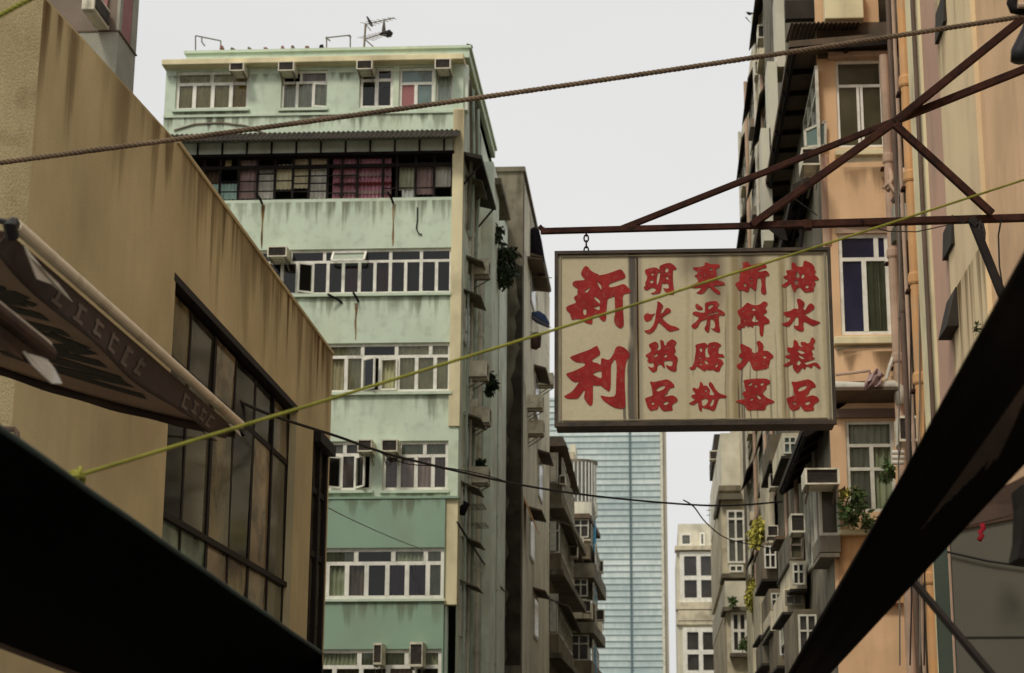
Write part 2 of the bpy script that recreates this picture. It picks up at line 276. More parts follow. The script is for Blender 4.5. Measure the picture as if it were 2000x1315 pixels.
# ------------------------------------------------------------------ shared builders
def holes_wall(X0, X1, Z0, Z1, Y, holes, depth=0.22):
    """front sheet on the plane Y with openings (X0,X1,Z0,Z1) and their reveals"""
    b = MB()
    xs = sorted({X0, X1} | {min(max(h[i], X0), X1) for h in holes for i in (0, 1)}); zs = sorted({Z0, Z1} | {min(max(h[i], Z0), Z1) for h in holes for i in (2, 3)})
    for j in range(len(zs) - 1):
        run = None
        for i in range(len(xs)):
            solid = False
            if i < len(xs) - 1:
                cx, cz = (xs[i] + xs[i + 1]) / 2, (zs[j] + zs[j + 1]) / 2
                solid = not any(h[0] < cx < h[1] and h[2] < cz < h[3] for h in holes)
            if solid and run is None: run = xs[i]
            if not solid and run is not None:
                b.quad((run, Y, zs[j]), (xs[i], Y, zs[j]), (xs[i], Y, zs[j + 1]), (run, Y, zs[j + 1])); run = None
    for h in holes:
        a, c, e, f = h; d = Y + depth
        b.quad((a, Y, e), (a, d, e), (a, d, f), (a, Y, f)); b.quad((c, Y, e), (c, Y, f), (c, d, f), (c, d, e))
        b.quad((a, Y, e), (c, Y, e), (c, d, e), (a, d, e)); b.quad((a, Y, f), (a, d, f), (c, d, f), (c, Y, f))
    return b
def cells(a, c, cols):
    t = sum(cols); x = a; o = []
    for k in cols: o.append((x, x + (c - a) * k / t)); x = o[-1][1]
    return o
def curtain_sheet(x0, x1, z0, z1, Y, seed=0, waves=None, gather=0.0):
    rnd = random.Random(seed); wv = waves or max(3, int((x1 - x0) / 0.11)); ph = rnd.random() * 6; ph2 = rnd.random() * 6
    def fn(u, v):
        g = gather * (1 - v) ** 1.4
        uu = u * (1 - g) + (g if gather < 0 else 0) * u
        return (x0 + (x1 - x0) * uu, Y + 0.035 * math.sin(wv * 6.283 * u + ph) + 0.02 * math.sin(2.3 * wv * u * 6.283 + ph2 + v * 1.5), z0 + (z1 - z0) * v)
    return MB().grid(fn, wv * 6, 5)
SEED = [1]
def window(parent, rect, Y, top=None, tcols=(1, 1), bcols=(1, 1, 1, 1), fr='white', bar=0.055, curt=None, tcurt=None, panes=None, sashes=(), deep=1.1, gl='glass', rec=0.09, name='window', label=None, cd_=0.14):
    """window in the opening rect=(X0,X1,Z0,Z1) of a wall facing the street's near end; top = share of the height above the transom"""
    a, c, e, f = rect; y0 = Y + rec; y1 = y0 + 0.06; yg = y0 + 0.03
    b = MB()
    b.box(a, c, y0, y1, e, e + bar).box(a, c, y0, y1, f - bar, f).box(a, a + bar, y0, y1, e + bar, f - bar).box(c - bar, c, y0, y1, e + bar, f - bar)
    zt = f - (f - e) * top if top else f - bar
    if top: b.box(a + bar, c - bar, y0 - 0.004, y1 - 0.004, zt - bar * 0.5, zt + bar * 0.5)
    bc = cells(a, c, bcols)
    for (x0, x1) in bc[:-1]: b.box(x1 - bar * 0.6, x1 + bar * 0.6, y0 - 0.008, y1 - 0.008, e + bar, zt - (bar * 0.5 if top else 0))
    tcl = cells(a, c, tcols) if top else []
    for (x0, x1) in tcl[:-1]: b.box(x1 - bar * 0.6, x1 + bar * 0.6, y0 - 0.008, y1 - 0.008, zt + bar * 0.5, f - bar)
    for s in sashes:      # open casement: (column, hinge -1 left / 1 right, angle)
        col, hs_, ang = s; x0, x1 = bc[col]; wd = (x1 - x0) * 0.94; hx = x0 if hs_ < 0 else x1; dx = Vector((math.cos(R(ang)) * (1 if hs_ < 0 else -1), -math.sin(R(ang)), 0))
        p0 = Vector((hx, y0, e + bar)); hh = (zt - bar) - (e + bar) ; upz = Vector((0, 0, hh)); k = 0.045
        q = lambda u, v: p0 + dx * (wd * u) + upz * v
        for (A, B) in ((q(0, 0), q(1, 0)), (q(0, 1), q(1, 1)), (q(0, 0), q(0, 1)), (q(1, 0), q(1, 1))): b.bar(A, B, k, k, dx.cross(Vector((0, 0, 1))))
    wo = b.build(name, M[fr], parent)
    if label: wo['label'] = label
    op = {s[0] for s in sashes}
    g = MB(); op_p = {}
    def put(x0, x1, z0, z1, mname):
        if mname: op_p.setdefault(mname, MB()).quad((x0, yg, z0), (x1, yg, z0), (x1, yg, z1), (x0, yg, z1))
        else: g.quad((x0, yg, z0), (x1, yg, z0), (x1, yg, z1), (x0, yg, z1))
    for i, (x0, x1) in enumerate(bc):
        if i in op: continue
        put(x0 + 0.01, x1 - 0.01, e + 0.01, zt, (panes or {}).get(i))
    for i, (x0, x1) in enumerate(tcl): put(x0 + 0.01, x1 - 0.01, zt, f - 0.01, (panes or {}).get('t%d' % i))
    for s in sashes:
        col, hs_, ang = s; x0, x1 = bc[col]; wd = (x1 - x0) * 0.94; hx = x0 if hs_ < 0 else x1; dx = Vector((math.cos(R(ang)) * (1 if hs_ < 0 else -1), -math.sin(R(ang)), 0))
        p0 = Vector((hx, y0, e + bar)); upz = Vector((0, 0, zt - bar - e - bar)); g.quad(p0, p0 + dx * wd, p0 + dx * wd + upz, p0 + upz)
    if g.f: g.build('pane', M[gl], wo)
    for k, q in op_p.items(): q.build('pane', M[k], wo)
    yc = y1 + cd_
    for i, k in (curt or {}).items():
        x0, x1 = bc[i] if isinstance(i, int) else (bc[i[0]][0], bc[i[1]][1]); SEED[0] += 1
        curtain_sheet(x0, x1, e + 0.03, zt if top else f, yc, SEED[0], gather=random.Random(SEED[0]).choice([0, 0, 0.08])).build('curtain', CUR[k], wo, smooth=True)
    for i, k in (tcurt or {}).items():
        x0, x1 = tcl[i]; SEED[0] += 1
        curtain_sheet(x0, x1, zt, f, yc, SEED[0]).build('curtain', CUR[k], wo, smooth=True)
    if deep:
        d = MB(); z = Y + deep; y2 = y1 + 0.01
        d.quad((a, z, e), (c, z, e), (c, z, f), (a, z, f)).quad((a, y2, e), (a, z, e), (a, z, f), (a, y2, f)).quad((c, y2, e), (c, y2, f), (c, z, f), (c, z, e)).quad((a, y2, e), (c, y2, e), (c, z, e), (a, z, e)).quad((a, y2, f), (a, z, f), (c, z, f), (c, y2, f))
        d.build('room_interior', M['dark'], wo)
    return wo
def corrug(p0, p1, p2, p3, amp=0.02, n=24):
    """corrugated sheet with corners p0 p1 (one eave) and p3 p2 (the other); ribs run from one eave to the other"""
    P = [Vector(p) for p in (p0, p1, p2, p3)]; nrm = (P[1] - P[0]).cross(P[3] - P[0]).normalized()
    def fn(u, v):
        return P[0].lerp(P[1], u).lerp(P[3].lerp(P[2], u), v) + nrm * amp * math.sin(u * n * 6.283)
    return MB().grid(fn, n * 6, 1)

# ------------------------------------------------------------------ beige building on the left (its street wall is the plane X = -4.5)
XB = -4.5
def bp(px, py, X=XB): return atx(px, py, X)
P0 = bp(345, 280); ztop = P0.z
ang = math.atan2(VX - 1113, 3713)
Pn = Vector((XB + (P0.y - 13.0) * math.tan(ang), 13.0, 0)); Pn.x = XB + (P0.y - Pn.y) * math.tan(ang)
dn = at(70, 200, Pn.y); Pn = Vector((dn.x, Pn.y, 0))
yend = bp(650, 700).y
beige = thing('beige_building', 'low beige rendered building with rain streaked wall and long dark framed window', 'building', (XB - 3, 22, 0))
wy0, wy1 = bp(335, 700).y, bp(577, 900).y
wz1 = bp(345, 538).z; wzt = bp(336, 683).z; wz0 = bp(322, 998).z; wzb = bp(316, 1062).z - 0.35
sy0, sy1 = bp(612, 900).y, bp(640, 900).y
sz1 = bp(614, 846).z
b = MB()
ys = [P0.y, wy0, wy1, sy0, sy1, yend]
def yw(y0, y1, z0, z1): b.quad((XB, y0, z0), (XB, y1, z0), (XB, y1, z1), (XB, y0, z1))
yw(P0.y, wy0, 0, ztop); yw(wy0, wy1, wz1, ztop); yw(wy0, wy1, 0, wzb); yw(wy1, sy0, 0, ztop); yw(sy0, sy1, sz1, ztop); yw(sy1, yend, 0, ztop)
for (y, z0, z1) in ((wy0, wzb, wz1), (wy1, wzb, wz1), (sy0, 0, sz1), (sy1, 0, sz1)): b.quad((XB, y, z0), (XB - 0.3, y, z0), (XB - 0.3, y, z1), (XB, y, z1))
b.quad((XB, wy0, wz1), (XB, wy1, wz1), (XB - 0.3, wy1, wz1), (XB - 0.3, wy0, wz1)); b.quad((XB, wy0, wzb), (XB, wy1, wzb), (XB - 0.3, wy1, wzb), (XB - 0.3, wy0, wzb)); b.quad((XB, sy0, sz1), (XB, sy1, sz1), (XB - 0.3, sy1, sz1), (XB - 0.3, sy0, sz1))
b.quad((XB, yend, 0), (XB - 9, yend, 0), (XB - 9, yend, ztop), (XB, yend, ztop)); b.quad((XB - 9, yend, 0), (XB - 9, 6, 0), (XB - 9, 6, ztop), (XB - 9, yend, ztop))
b.quad((XB, P0.y, ztop), (XB, yend, ztop), (XB - 9, yend, ztop), (XB - 9, P0.y, ztop))
b.build('wall', M['beige'], beige)
z2 = ztop + 0.02
MB().quad((Pn.x, Pn.y, 0), (XB, P0.y, 0), (XB, P0.y, z2), (Pn.x, Pn.y, z2)).quad((Pn.x, Pn.y, z2), (XB, P0.y, z2), (XB - 9, P0.y, z2), (XB - 9, Pn.y, z2)).build('splayed_wall', M['beige'], beige)
Pm = Vector((Pn.x - 1.1, Pn.y - 2.6, 0))
MB().quad((Pm.x, Pm.y, 0), (Pn.x, Pn.y, 0), (Pn.x, Pn.y, ztop + 1), (Pm.x, Pm.y, ztop + 1)).quad((Pm.x, Pm.y, 0), (Pm.x, Pm.y, ztop + 1), (XB - 9, Pm.y, ztop + 1), (XB - 9, Pm.y, 0)).quad((Pm.x, Pm.y, ztop + 1), (Pn.x, Pn.y, ztop + 1), (XB - 9, Pn.y, ztop + 1), (XB - 9, Pm.y, ztop + 1)).quad((Pn.x, Pn.y, ztop), (Pn.x, Pn.y, ztop + 1), (XB - 9, Pn.y, ztop + 1), (XB - 9, Pn.y, ztop)).build('pebbledash_wall', M['beige_rough'], beige)
cp = MB().box(XB - 0.28, XB + 0.02, P0.y, yend + 0.02, ztop + 0.001, ztop + 0.05); cp.build('coping', M['beige'], beige, bevel=0.01)
# the long window: steel grid, panes with street reflections painted into their colour, panels below
xf = XB - 0.10
b = MB(); bar = 0.062
nb = 6; yy = [wy0 + (wy1 - wy0) * k / nb for k in range(nb + 1)]
b.box(xf - 0.04, xf + 0.105, wy0 - 0.05, wy1 + 0.05, wz1 - 0.07, wz1 + 0.005)
for z in (wzt, wz0, wzb): b.box(xf - 0.03, xf + (0.05 if z == wz0 else 0.012), wy0, wy1, z - bar / 2, z + bar / 2)
for k, y in enumerate(yy): b.box(xf - 0.035, xf + 0.010 + 0.012 * (k == 2 or k == 5), y - bar * (0.5 if k % 2 else 0.75), y + bar * (0.5 if k % 2 else 0.75), wzb, wz1 - 0.1)
lw = b.build('window', M['bronze'], beige); lw['label'] = 'long dark framed window with reflections painted into its panes'
rnd = random.Random(5)
kinds = {0: ['pane_olive', 'pane_grey', 'pane_beige', 'pane_dark', 'pane_dark', 'pane_beige'], 1: ['pane_dark', 'pane_grey', 'pane_olive', 'pane_dark', 'pane_beige', 'pane_grey'], 2: ['pane_teal', 'pane_teal', 'pane_beige', 'pane_beige', 'pane_beige', 'pane_grey', 'pane_grey']}
def painted_reflection_pane(name, base, mixv): 
    m = mat(name, base, 0.08, 0.5, 0.7, stain=[(tuple(x * 0.2 for x in base), 0.9, 0.9), ((.16, .15, .10), .5, 1.3), ((.01, .012, .01), .8, 2.1)], bump=0, spec=.5, grain=0)  # patch colours stand in for reflections in the glass
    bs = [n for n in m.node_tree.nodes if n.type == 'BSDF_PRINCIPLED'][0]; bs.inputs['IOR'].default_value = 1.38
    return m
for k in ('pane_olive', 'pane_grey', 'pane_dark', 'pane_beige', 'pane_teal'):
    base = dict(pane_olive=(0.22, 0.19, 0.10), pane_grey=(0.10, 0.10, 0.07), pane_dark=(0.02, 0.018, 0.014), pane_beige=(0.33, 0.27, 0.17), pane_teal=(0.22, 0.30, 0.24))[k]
    M['m' + k] = painted_reflection_pane('painted_reflection_' + k, base, 0.6)
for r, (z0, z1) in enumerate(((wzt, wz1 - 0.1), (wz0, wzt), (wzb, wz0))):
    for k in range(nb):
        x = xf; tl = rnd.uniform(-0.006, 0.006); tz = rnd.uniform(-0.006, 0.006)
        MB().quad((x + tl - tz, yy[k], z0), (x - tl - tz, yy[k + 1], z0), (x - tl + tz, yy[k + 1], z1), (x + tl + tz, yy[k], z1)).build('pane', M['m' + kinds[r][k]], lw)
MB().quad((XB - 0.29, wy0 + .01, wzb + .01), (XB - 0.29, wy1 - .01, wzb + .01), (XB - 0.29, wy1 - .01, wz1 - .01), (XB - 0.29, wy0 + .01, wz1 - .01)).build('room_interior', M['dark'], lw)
# narrow tall window at the far end
b = MB(); xs_ = XB - 0.06
b.box(xs_ - .05, XB + 0.10, sy0 - 0.05, sy1 + 0.06, sz1 - 0.12, sz1 + 0.02)
zz = [sz1 - .1, bp(626, 965).z, bp(626, 1090).z, 1.0]
for y in (sy0, (sy0 + sy1) / 2, sy1): b.box(xs_ - .04, xs_ + .06, y - .05, y + .05, 1.0, sz1 - .12)
for z in zz[1:]: b.box(xs_ - .03, xs_ + .04, sy0, sy1, z - .04, z + .04)
nw = b.build('window', M['bronze'], beige); nw['label'] = 'narrow tall dark window at the far end'
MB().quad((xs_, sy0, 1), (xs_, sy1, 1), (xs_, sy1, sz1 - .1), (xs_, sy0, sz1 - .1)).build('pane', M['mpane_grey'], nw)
MB().quad((XB - 0.29, sy0, 0), (XB - 0.29, sy1, 0), (XB - 0.29, sy1, sz1), (XB - 0.29, sy0, sz1)).build('room_interior', M['dark'], nw)
yq = lambda px, py: bp(px, py).y
drip(beige, (XB, P0.y + .2, ztop), (XB, yend - .1, ztop), 1.5, (1, 0, 0), 'drip_rust'); drip(beige, (XB, P0.y + .9, ztop), (XB, P0.y + 4.2, ztop), 1.1, (1.5, 0, 0), 'drip_dark')
drip(beige, (XB, wy0, wzb - .02), (XB, wy1, wzb - .02), .8, (1, 0, 0), 'drip_rust'); drip(beige, (Pn.x, Pn.y, ztop), (XB, P0.y, ztop), 1.6, (1, -.05, 0), 'drip_rust')
pp = at(30, 838, 12.6); 
MB().tube([at(0, 838, 12.55), at(28, 838, 12.6), at(33, 845, 12.6), at(34, 862, 12.6)], 0.02).build('wall_pipe', M['pipe_brown'], beige)

# ------------------------------------------------------------------ red striped block far left
ty0, ty1 = atx(231, 60, -11.0).y, atx(265, 100, -11.0).y
tw = thing('striped_block', 'tall block with dusty red and grey tiled stripes rising behind the beige wall', 'building', (-14, ty0, 0))
zs_ = atx(231, 62, -11.0).z; zt_b = at(215, -60, ty0).z
MB().box(-26, -11.0, ty0, ty1, 0, zs_).build('wall', M['tile_grey'], tw)
MB().box(-26, -11.0 - 0.05, ty0 + .03, ty1 - .002, zs_, zt_b).build('upper_wall', M['tile_brown'], tw)
for (u0, u1, mm, pr) in ((0, .14, 'tile_grey', .03), (.14, .68, 'stripe_red', .0), (.68, 1.0, 'tile_grey', .02)):
    MB().box(-11.05, -11.0 + pr * .5, ty0 + (ty1 - ty0) * u0, ty0 + (ty1 - ty0) * u1, zs_ + .03, zt_b).build('stripe' if mm == 'stripe_red' else 'pilaster', M[mm], tw)
MB().box(-26, -10.97, ty0 - .02, ty1 + .02, zs_, zs_ + .03).build('ledge', M['pipe_brown'], tw)
MB().box(*(at(202, 30, ty0 - .02).x, at(209, 30, ty0 - .02).x), ty0 - .05, ty0, zs_ + .05, zt_b).build('stripe', M['stripe_red'], tw)
# ------------------------------------------------------------------ mint green block of flats (front on the plane Y = 50)
YG = 50.0
XL = at(322, 190, YG).x; XR = at(899, 600, YG).x
green = thing('green_apartment_block', 'mint green tenement block with stained plaster and white ribbon windows', 'building', ((XL + XR) / 2, YG + 6, 0))
zr = at(600, 112, YG).z                        # roof slab
gz = lambda y: at(760, y, YG).z
W = lambda x0, y0, x1, y1: prect(x0, y0, x1, y1, YG)
rows = dict(
 a=W(343, 138, 486, 214), b=W(549, 137, 639, 212), c=W(702, 131, 768, 210), d=W(779, 131, 848, 210), e=W(851, 141, 884, 205),
 bal=W(330, 303, 885, 389), r3=W(500, 486, 882, 574), r4=W(560, 670, 880, 766), r5=W(600, 862, 727, 958), r5b=W(747, 861, 875, 957))
wl = {k: v for k, v in rows.items()}
zlow = gz(972)
main = holes_wall(XL, XR, zlow, zr, YG, list(wl.values()))
main.quad((XL, YG, 0), (XL, YG + 16, 0), (XL, YG + 16, zr), (XL, YG, zr)).quad((XL, YG + 16, 0), (XR, YG + 16, 0), (XR, YG + 16, zr), (XL, YG + 16, zr)).quad((XL, YG, zr), (XR, YG, zr), (XR, YG + 16, zr), (XL, YG + 16, zr))
main.build('wall', M['mint'], green)
YL = YG - 0.16
lowW = lambda x0, y0, x1, y1: prect(x0, y0, x1, y1, YL)
xl2 = at(868, 1100, YL).x
r6 = lowW(600, 1070, 867, 1170); r7 = lowW(600, 1268, 862, 1350)
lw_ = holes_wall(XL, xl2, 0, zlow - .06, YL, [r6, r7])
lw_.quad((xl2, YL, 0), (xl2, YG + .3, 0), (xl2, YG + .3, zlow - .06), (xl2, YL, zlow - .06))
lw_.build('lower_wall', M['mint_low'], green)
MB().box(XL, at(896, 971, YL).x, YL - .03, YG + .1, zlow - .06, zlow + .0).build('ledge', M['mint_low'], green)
x881 = at(893, 1080, YG - .08).x
MB().box(xl2 + .002, x881, YG - .08, YG + .4, gz(1182), zlow - .062).build('pier', M['cream'], green)
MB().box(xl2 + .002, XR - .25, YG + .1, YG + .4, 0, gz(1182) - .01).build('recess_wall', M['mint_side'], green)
# side wall along the street
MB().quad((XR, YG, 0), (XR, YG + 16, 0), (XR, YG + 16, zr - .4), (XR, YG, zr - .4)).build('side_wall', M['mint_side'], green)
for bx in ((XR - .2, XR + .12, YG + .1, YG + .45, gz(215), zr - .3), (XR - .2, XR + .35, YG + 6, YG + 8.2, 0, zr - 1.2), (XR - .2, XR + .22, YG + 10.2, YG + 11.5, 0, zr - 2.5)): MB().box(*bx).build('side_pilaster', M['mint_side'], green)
sl = MB().box(XR - 1, XR + .55, YG + 6.6, YG + 10.5, zr - 1.75, zr - 1.55); sl.build('roof_slab', M['grime_shade'], green)
# cream corner strip
cx0, cx1 = at(881, 500, YG - .05).x, at(902, 500, YG - .05).x
MB().box(cx0, cx1, YG - .06, YG + .15, gz(834), gz(216)).build('corner_strip', M['cream'], green)
# roof
MB().box(XL - .05, at(908, 110, YG).x, YG - .38, YG + 3, at(600, 121, YG - .38).z, at(600, 110, YG - .38).z).build('roof_slab', M['cream'], green, bevel=0.02)
px0, px1 = at(365, 104, YG + .3).x, at(917, 100, YG + .3).x
MB().box(px0, px1, YG + .25, YG + 9, zr, at(640, 97, YG + .25).z).box(px0 - .06, px1 + .06, YG + .18, YG + 9.1, at(640, 99, YG + .2).z, at(640, 94, YG + .2).z).build('parapet', M['mint'], green)
# windows
window(green, rows['a'], YG, 0.32, (1.0, 1.1), (1, 1, 1, 1), bar=.09, curt={0: 'ochre', 1: 'ochre', 2: 'ochre', 3: 'gold'}, tcurt={0: 'ochre', 1: 'ochre'}, cd_=.05)
window(green, rows['b'], YG, 0.30, (0.8, 1.1), (1, 1.05, .9), bar=.07, curt={0: 'grey', 1: 'grey', 2: 'grey'}, tcurt={1: 'mauve'}, sashes=((2, 1, 14),), cd_=.06)
window(green, rows['c'], YG, 0.30, (1, 1), (1, 1), bar=.09, curt={}, panes={})
window(green, rows['d'], YG, 0.38, (1,), (1, 1.1), bar=.08, panes={'t0': 'pane_teal', 0: 'stripe_red', 1: 'pane_teal'}, curt={})
window(green, rows['e'], YG, None, (1,), (1,), bar=.05, curt={0: 'white'}, cd_=.02)
window(green, rows['r3'], YG, 0.27, (1.05, 1.05, 1.0, 1.05, .95, .95), (.6, .9, .9, .9, .9, .9, .95, .9, .9, .9, .9, .9, .9), bar=.075, curt={(6, 6): 'red', (8, 8): 'red'}, sashes=((3, 1, 28),), cd_=.5)
hop = rows['r3']; X0, X1 = at(648, 497, YG - .25).x, at(711, 497, YG - .25).x; Z1, Z0 = gz(489), at(680, 508, YG - .25).z
hb = MB(); 
for A, B in (((X0, YG + .08, Z1), (X1, YG + .08, Z1)), ((X0, YG - .25, Z0), (X1, YG - .25, Z0)), ((X0, YG + .08, Z1), (X0, YG - .25, Z0)), ((X1, YG + .08, Z1), (X1, YG - .25, Z0))): hb.bar(A, B, .06, .06)
ho = hb.build('open_hopper', M['white'], green); MB().quad((X0, YG + .08, Z1), (X1, YG + .08, Z1), (X1, YG - .25, Z0), (X0, YG - .25, Z0)).build('pane', M['glass'], ho)
window(green, rows['r4'], YG, 0.27, (1.2, 1.0, 1.0, 1.0, .6), (.7, .75, .62, .6, .6, .62, .65, .65, .55), bar=.085, curt={0: 'beige', 1: 'beige', 2: 'beige', 3: 'cream', 5: 'cream', 6: 'cream', 7: 'cream', 8: 'cream'}, tcurt={0: 'cream', 1: 'cream', 3: 'cream', 4: 'cream'}, sashes=((4, -1, 38), (5, -1, 6)), cd_=.08)
window(green, rows['r5'], YG, 0.27, (1.3, 1.0), (1, .8, .8, .9), bar=.085, curt={0: 'sage', 2: 'mauve'}, panes={'t0': 'pane_grey', 't1': 'pane_dark'}, sashes=((1, 1, 35), (3, -1, 50)))
window(green, rows['r5b'], YG, 0.30, (.7, 1.05, 1), (.9, .95, .95, .85), bar=.085, curt={0: 'mauve', 1: 'mauve', 2: 'mauve', 3: 'mauve'}, tcurt={1: 'sage', 2: 'sage'}, cd_=.04)
window(green, r6, YL, 0.30, (1.55, 1.2, 1.05, .6), (.9, .9, .9, .95, .9, .95, .75), bar=.10, curt={0: 'sage', 1: 'sage', 2: 'brown', 4: 'purple', 5: 'purple', 6: 'sage'}, tcurt={0: 'sage', 2: 'sage', 3: 'sage'}, cd_=.05)
window(green, r7, YL, 0.42, (1.9, .85, .9, 1.3), (1, 1, 1, 1, 1), bar=.10, curt={1: 'brown', 3: 'mauve'}, tcurt={0: 'sage', 1: 'sage', 2: 'sage', 3: 'sage'}, cd_=.05)
# sills
for k, o in (('a', .12), ('b', .10), ('r3', .10), ('r4', .10), ('r5', .12), ('r5b', .06)):
    a, c, e, f = rows[k]; sb = MB().box(a - .05, c + .05 if k != 'r3' else c, YG - o, YG + .05, e - .09, e - .01); sb.build('window_sill', M['mint'], green)
a, c, e, f = r6; sb = MB().box(a, c + .05, YL - .07, YL + .05, e - .07, e - .01)
sb.build('window_sill', M['mint'], green)
# long ledge and small hoods over the top windows
zt0 = gz(218); MB().box(XL, XR - .02, YG - .05, YG + .05, zt0 - .08, zt0).build('ledge', M['mint'], green)
for k, L_ in (('a', .8), ('b', .7), ('c', .7), ('d', .7), ('r3', 1.1), ('r4', 1.1), ('r5', .8), ('r5b', .6), ('bal', 1.3)):
    a, c, e, f = rows[k]; drip(green, (max(a, XL), YG, e - .09), (min(c, cx0 - .02), YG, e - .09), L_, (0, -1, 0), 'drip')
drip(green, (XL, YG, zt0 - .09), (cx0, YG, zt0 - .09), .75, (0, -1, 0), 'drip'); drip(green, (XL, YG, zr - .5), (cx0, YG, zr - .5), .5, (0, -1, 0), 'drip')
a, c, e, f = r6; drip(green, (a, YL, e - .08), (xl2, YL, e - .08), .9, (0, -1, 0), 'drip'); drip(green, (XL, YL, zlow - .06), (xl2, YL, zlow - .06), .7, (0, -1, 0), 'drip')
drip(green, (cx0 + .01, YG - .06, gz(218)), (cx1 - .01, YG - .06, gz(218)), 2.5, (0, -1, 0), 'drip_rust')
for y0_, y1_, z_ in ((YG + .5, YG + 6, zr - .5), (YG + .5, YG + 6, gz(600)), (YG + 8.3, YG + 16, zr - 2)): drip(green, (XR, y0_, z_), (XR, y1_, z_), 3.0, (1, 0, 0), 'drip_dark')
# balcony under the canopy: back screens, laundry, iron grid
bal = rows['bal']; yb = YG + .30
d = MB(); a, c, e, f = bal
d.quad((a, YG + 2.2, e), (c, YG + 2.2, e), (c, YG + 2.2, f), (a, YG + 2.2, f)).quad((a, YG + .22, e), (c, YG + .22, e), (c, YG + 2.2, e), (a, YG + 2.2, e)).quad((a, YG + .22, f), (c, YG + .22, f), (c, YG + 2.2, f), (a, YG + 2.2, f)).quad((c, YG + .22, e), (c, YG + 2.2, e), (c, YG + 2.2, f), (c, YG + .22, f)).quad((a, YG + .22, e), (a, YG + 2.2, e), (a, YG + 2.2, f), (a, YG + .22, f))
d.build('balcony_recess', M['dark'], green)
g = MB(); zf = lambda v: e + (f - e) * v
for px in (399, 430, 466, 503, 537, 572, 604, 640, 668, 698, 748, 775, 812, 848, 883):
    x = at(px, 345, YG + .1).x; g.box(x - .035, x + .035, YG + .08, YG + .14, e, f)
g.box(a, c, YG + .07, YG + .15, zf(.72), zf(.80)); g.box(a, c, YG + .07, YG + .15, f - .06, f)
for (x0, x1, vs) in ((430, 572, (.22, .45)), (572, 640, (.2, .38, .55)), (640, 700, (.15, .35, .55)), (748, 883, (.24,))):
    for v in vs: g.box(at(x0, 345, YG + .1).x, at(x1, 345, YG + .1).x, YG + .095, YG + .12, zf(v) - .018, zf(v) + .018)
g.box(at(503, 345, YG).x, at(537, 345, YG).x, YG + .09, YG + .13, zf(.6), zf(.63))
gr = g.build('balcony_grille', M['black_steel'], green)
rndb = random.Random(11)
for (x0, x1, y0, y1, k) in ((385, 432, 330, 358, 'brown'), (392, 466, 360, 390, 'teal'), (440, 452, 308, 328, 'ochre'), (466, 502, 308, 388, 'mauve'), (503, 537, 330, 388, 'grey'), (540, 572, 322, 370, 'cream'), (572, 604, 322, 368, 'cream'), (604, 640, 322, 388, 'grey'), (650, 704, 310, 389, 'pink'), (704, 764, 310, 389, 'pink'), (780, 812, 325, 372, 'sage'), (785, 812, 372, 388, 'white'), (850, 882, 325, 365, 'grey'), (572, 640, 306, 322, 'beige'), (812, 846, 318, 380, 'mauve')):
    SEED[0] += 1; X0, X1, Z0, Z1 = prect(x0, y0, x1, y1, yb)
    cs = curtain_sheet(X0, X1, Z0, Z1, yb, SEED[0]).build('curtain', CUR[k], green, smooth=True)
for i in range(4):     # darker bands woven across the pink curtain
    X0, X1, Z0, Z1 = prect(652, 322 + i * 17, 764, 328 + i * 17, yb - .06); curtain_sheet(X0, X1, Z0, Z1, yb - .065, 77 + i).build('curtain', CUR['red' if i == 2 else 'mauve'], green, smooth=True)
# corrugated canopy above the balcony and its framed fascia
z0 = at(600, 272, YG - .8).z; cxl, cxr = XL + .1, at(893, 270, YG - .8).x
zi = gz(256)
corrug((cxl, YG - .8, z0), (cxr, YG - .8, z0), (cxr, YG, zi), (cxl, YG, zi), .02, 60).build('canopy', M['corr_dark'], green, solid=.02)
fz = MB(); zf1, zf0 = at(600, 276, YG - .1).z, at(600, 299, YG - .1).z
fz.box(cxl, at(886, 290, YG).x, YG - .06, YG - .02, zf0, zf1)
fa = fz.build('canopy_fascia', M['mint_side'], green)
fr_ = MB(); fr_.box(cxl, at(888, 290, YG).x, YG - .12, YG - .065, zf0 - .08, zf0)
for k in range(12):
    x = at(340 + 48 * k, 285, YG).x; fr_.box(x - .025, x + .025, YG - .1, YG - .062, zf0, zf1)
fr_.build('canopy_frame', M['black_steel'], green)
M['rust_run'] = mat('rust_run_soft', (0.26, 0.14, 0.05), 0.95, 0.4, 1.2, stain=[((0.08, 0.05, 0.02), 0.8, 0.9), ((0.45, 0.42, 0.28), 0.6, 1.7)], bump=0)
# rusty bent brackets with rust runs below
for (xa, ya, xb_, yb_, yend_) in ((500, 377, 512, 398, 486), (757, 375, 768, 397, 481), (640, 575, 668, 592, 575 + 90), (690, 572, 700, 590, 664)):
    br = MB(); rr = MB(); p, q = at(xa, ya, YG - .3), at(xb_, yb_, YG - .01); br.tube([p, p.lerp(q, .7) + Vector((0, 0, .03)), q], .035, 6); br.build('bracket', M['black_steel'], green)
    if ya != 575:
        X0 = at(xb_ - 3, 450, YG).x; X1 = at(xb_ + 3, 450, YG).x; Z1 = at(xb_, yb_ + 2, YG).z; Z0 = at(xb_, yend_, YG).z
        n = 9; rl = random.Random(int(xa)); L_ = []; R_ = []
        for i in range(n + 1):
            t = i / n; L_.append(Vector((X0 + .012 * math.sin(i * 1.1 + xa) + .03 * t , YG - .004, Z1 + (Z0 - Z1) * t))); R_.append(Vector((X1 + .012 * math.sin(i * .9 + 1) - .03 * t, YG - .004, Z1 + (Z0 - Z1) * t)))
        for i in range(n): rr.quad(L_[i], R_[i], R_[i + 1], L_[i + 1])
        rr.build('rust_streak', M['rust_run'], green)
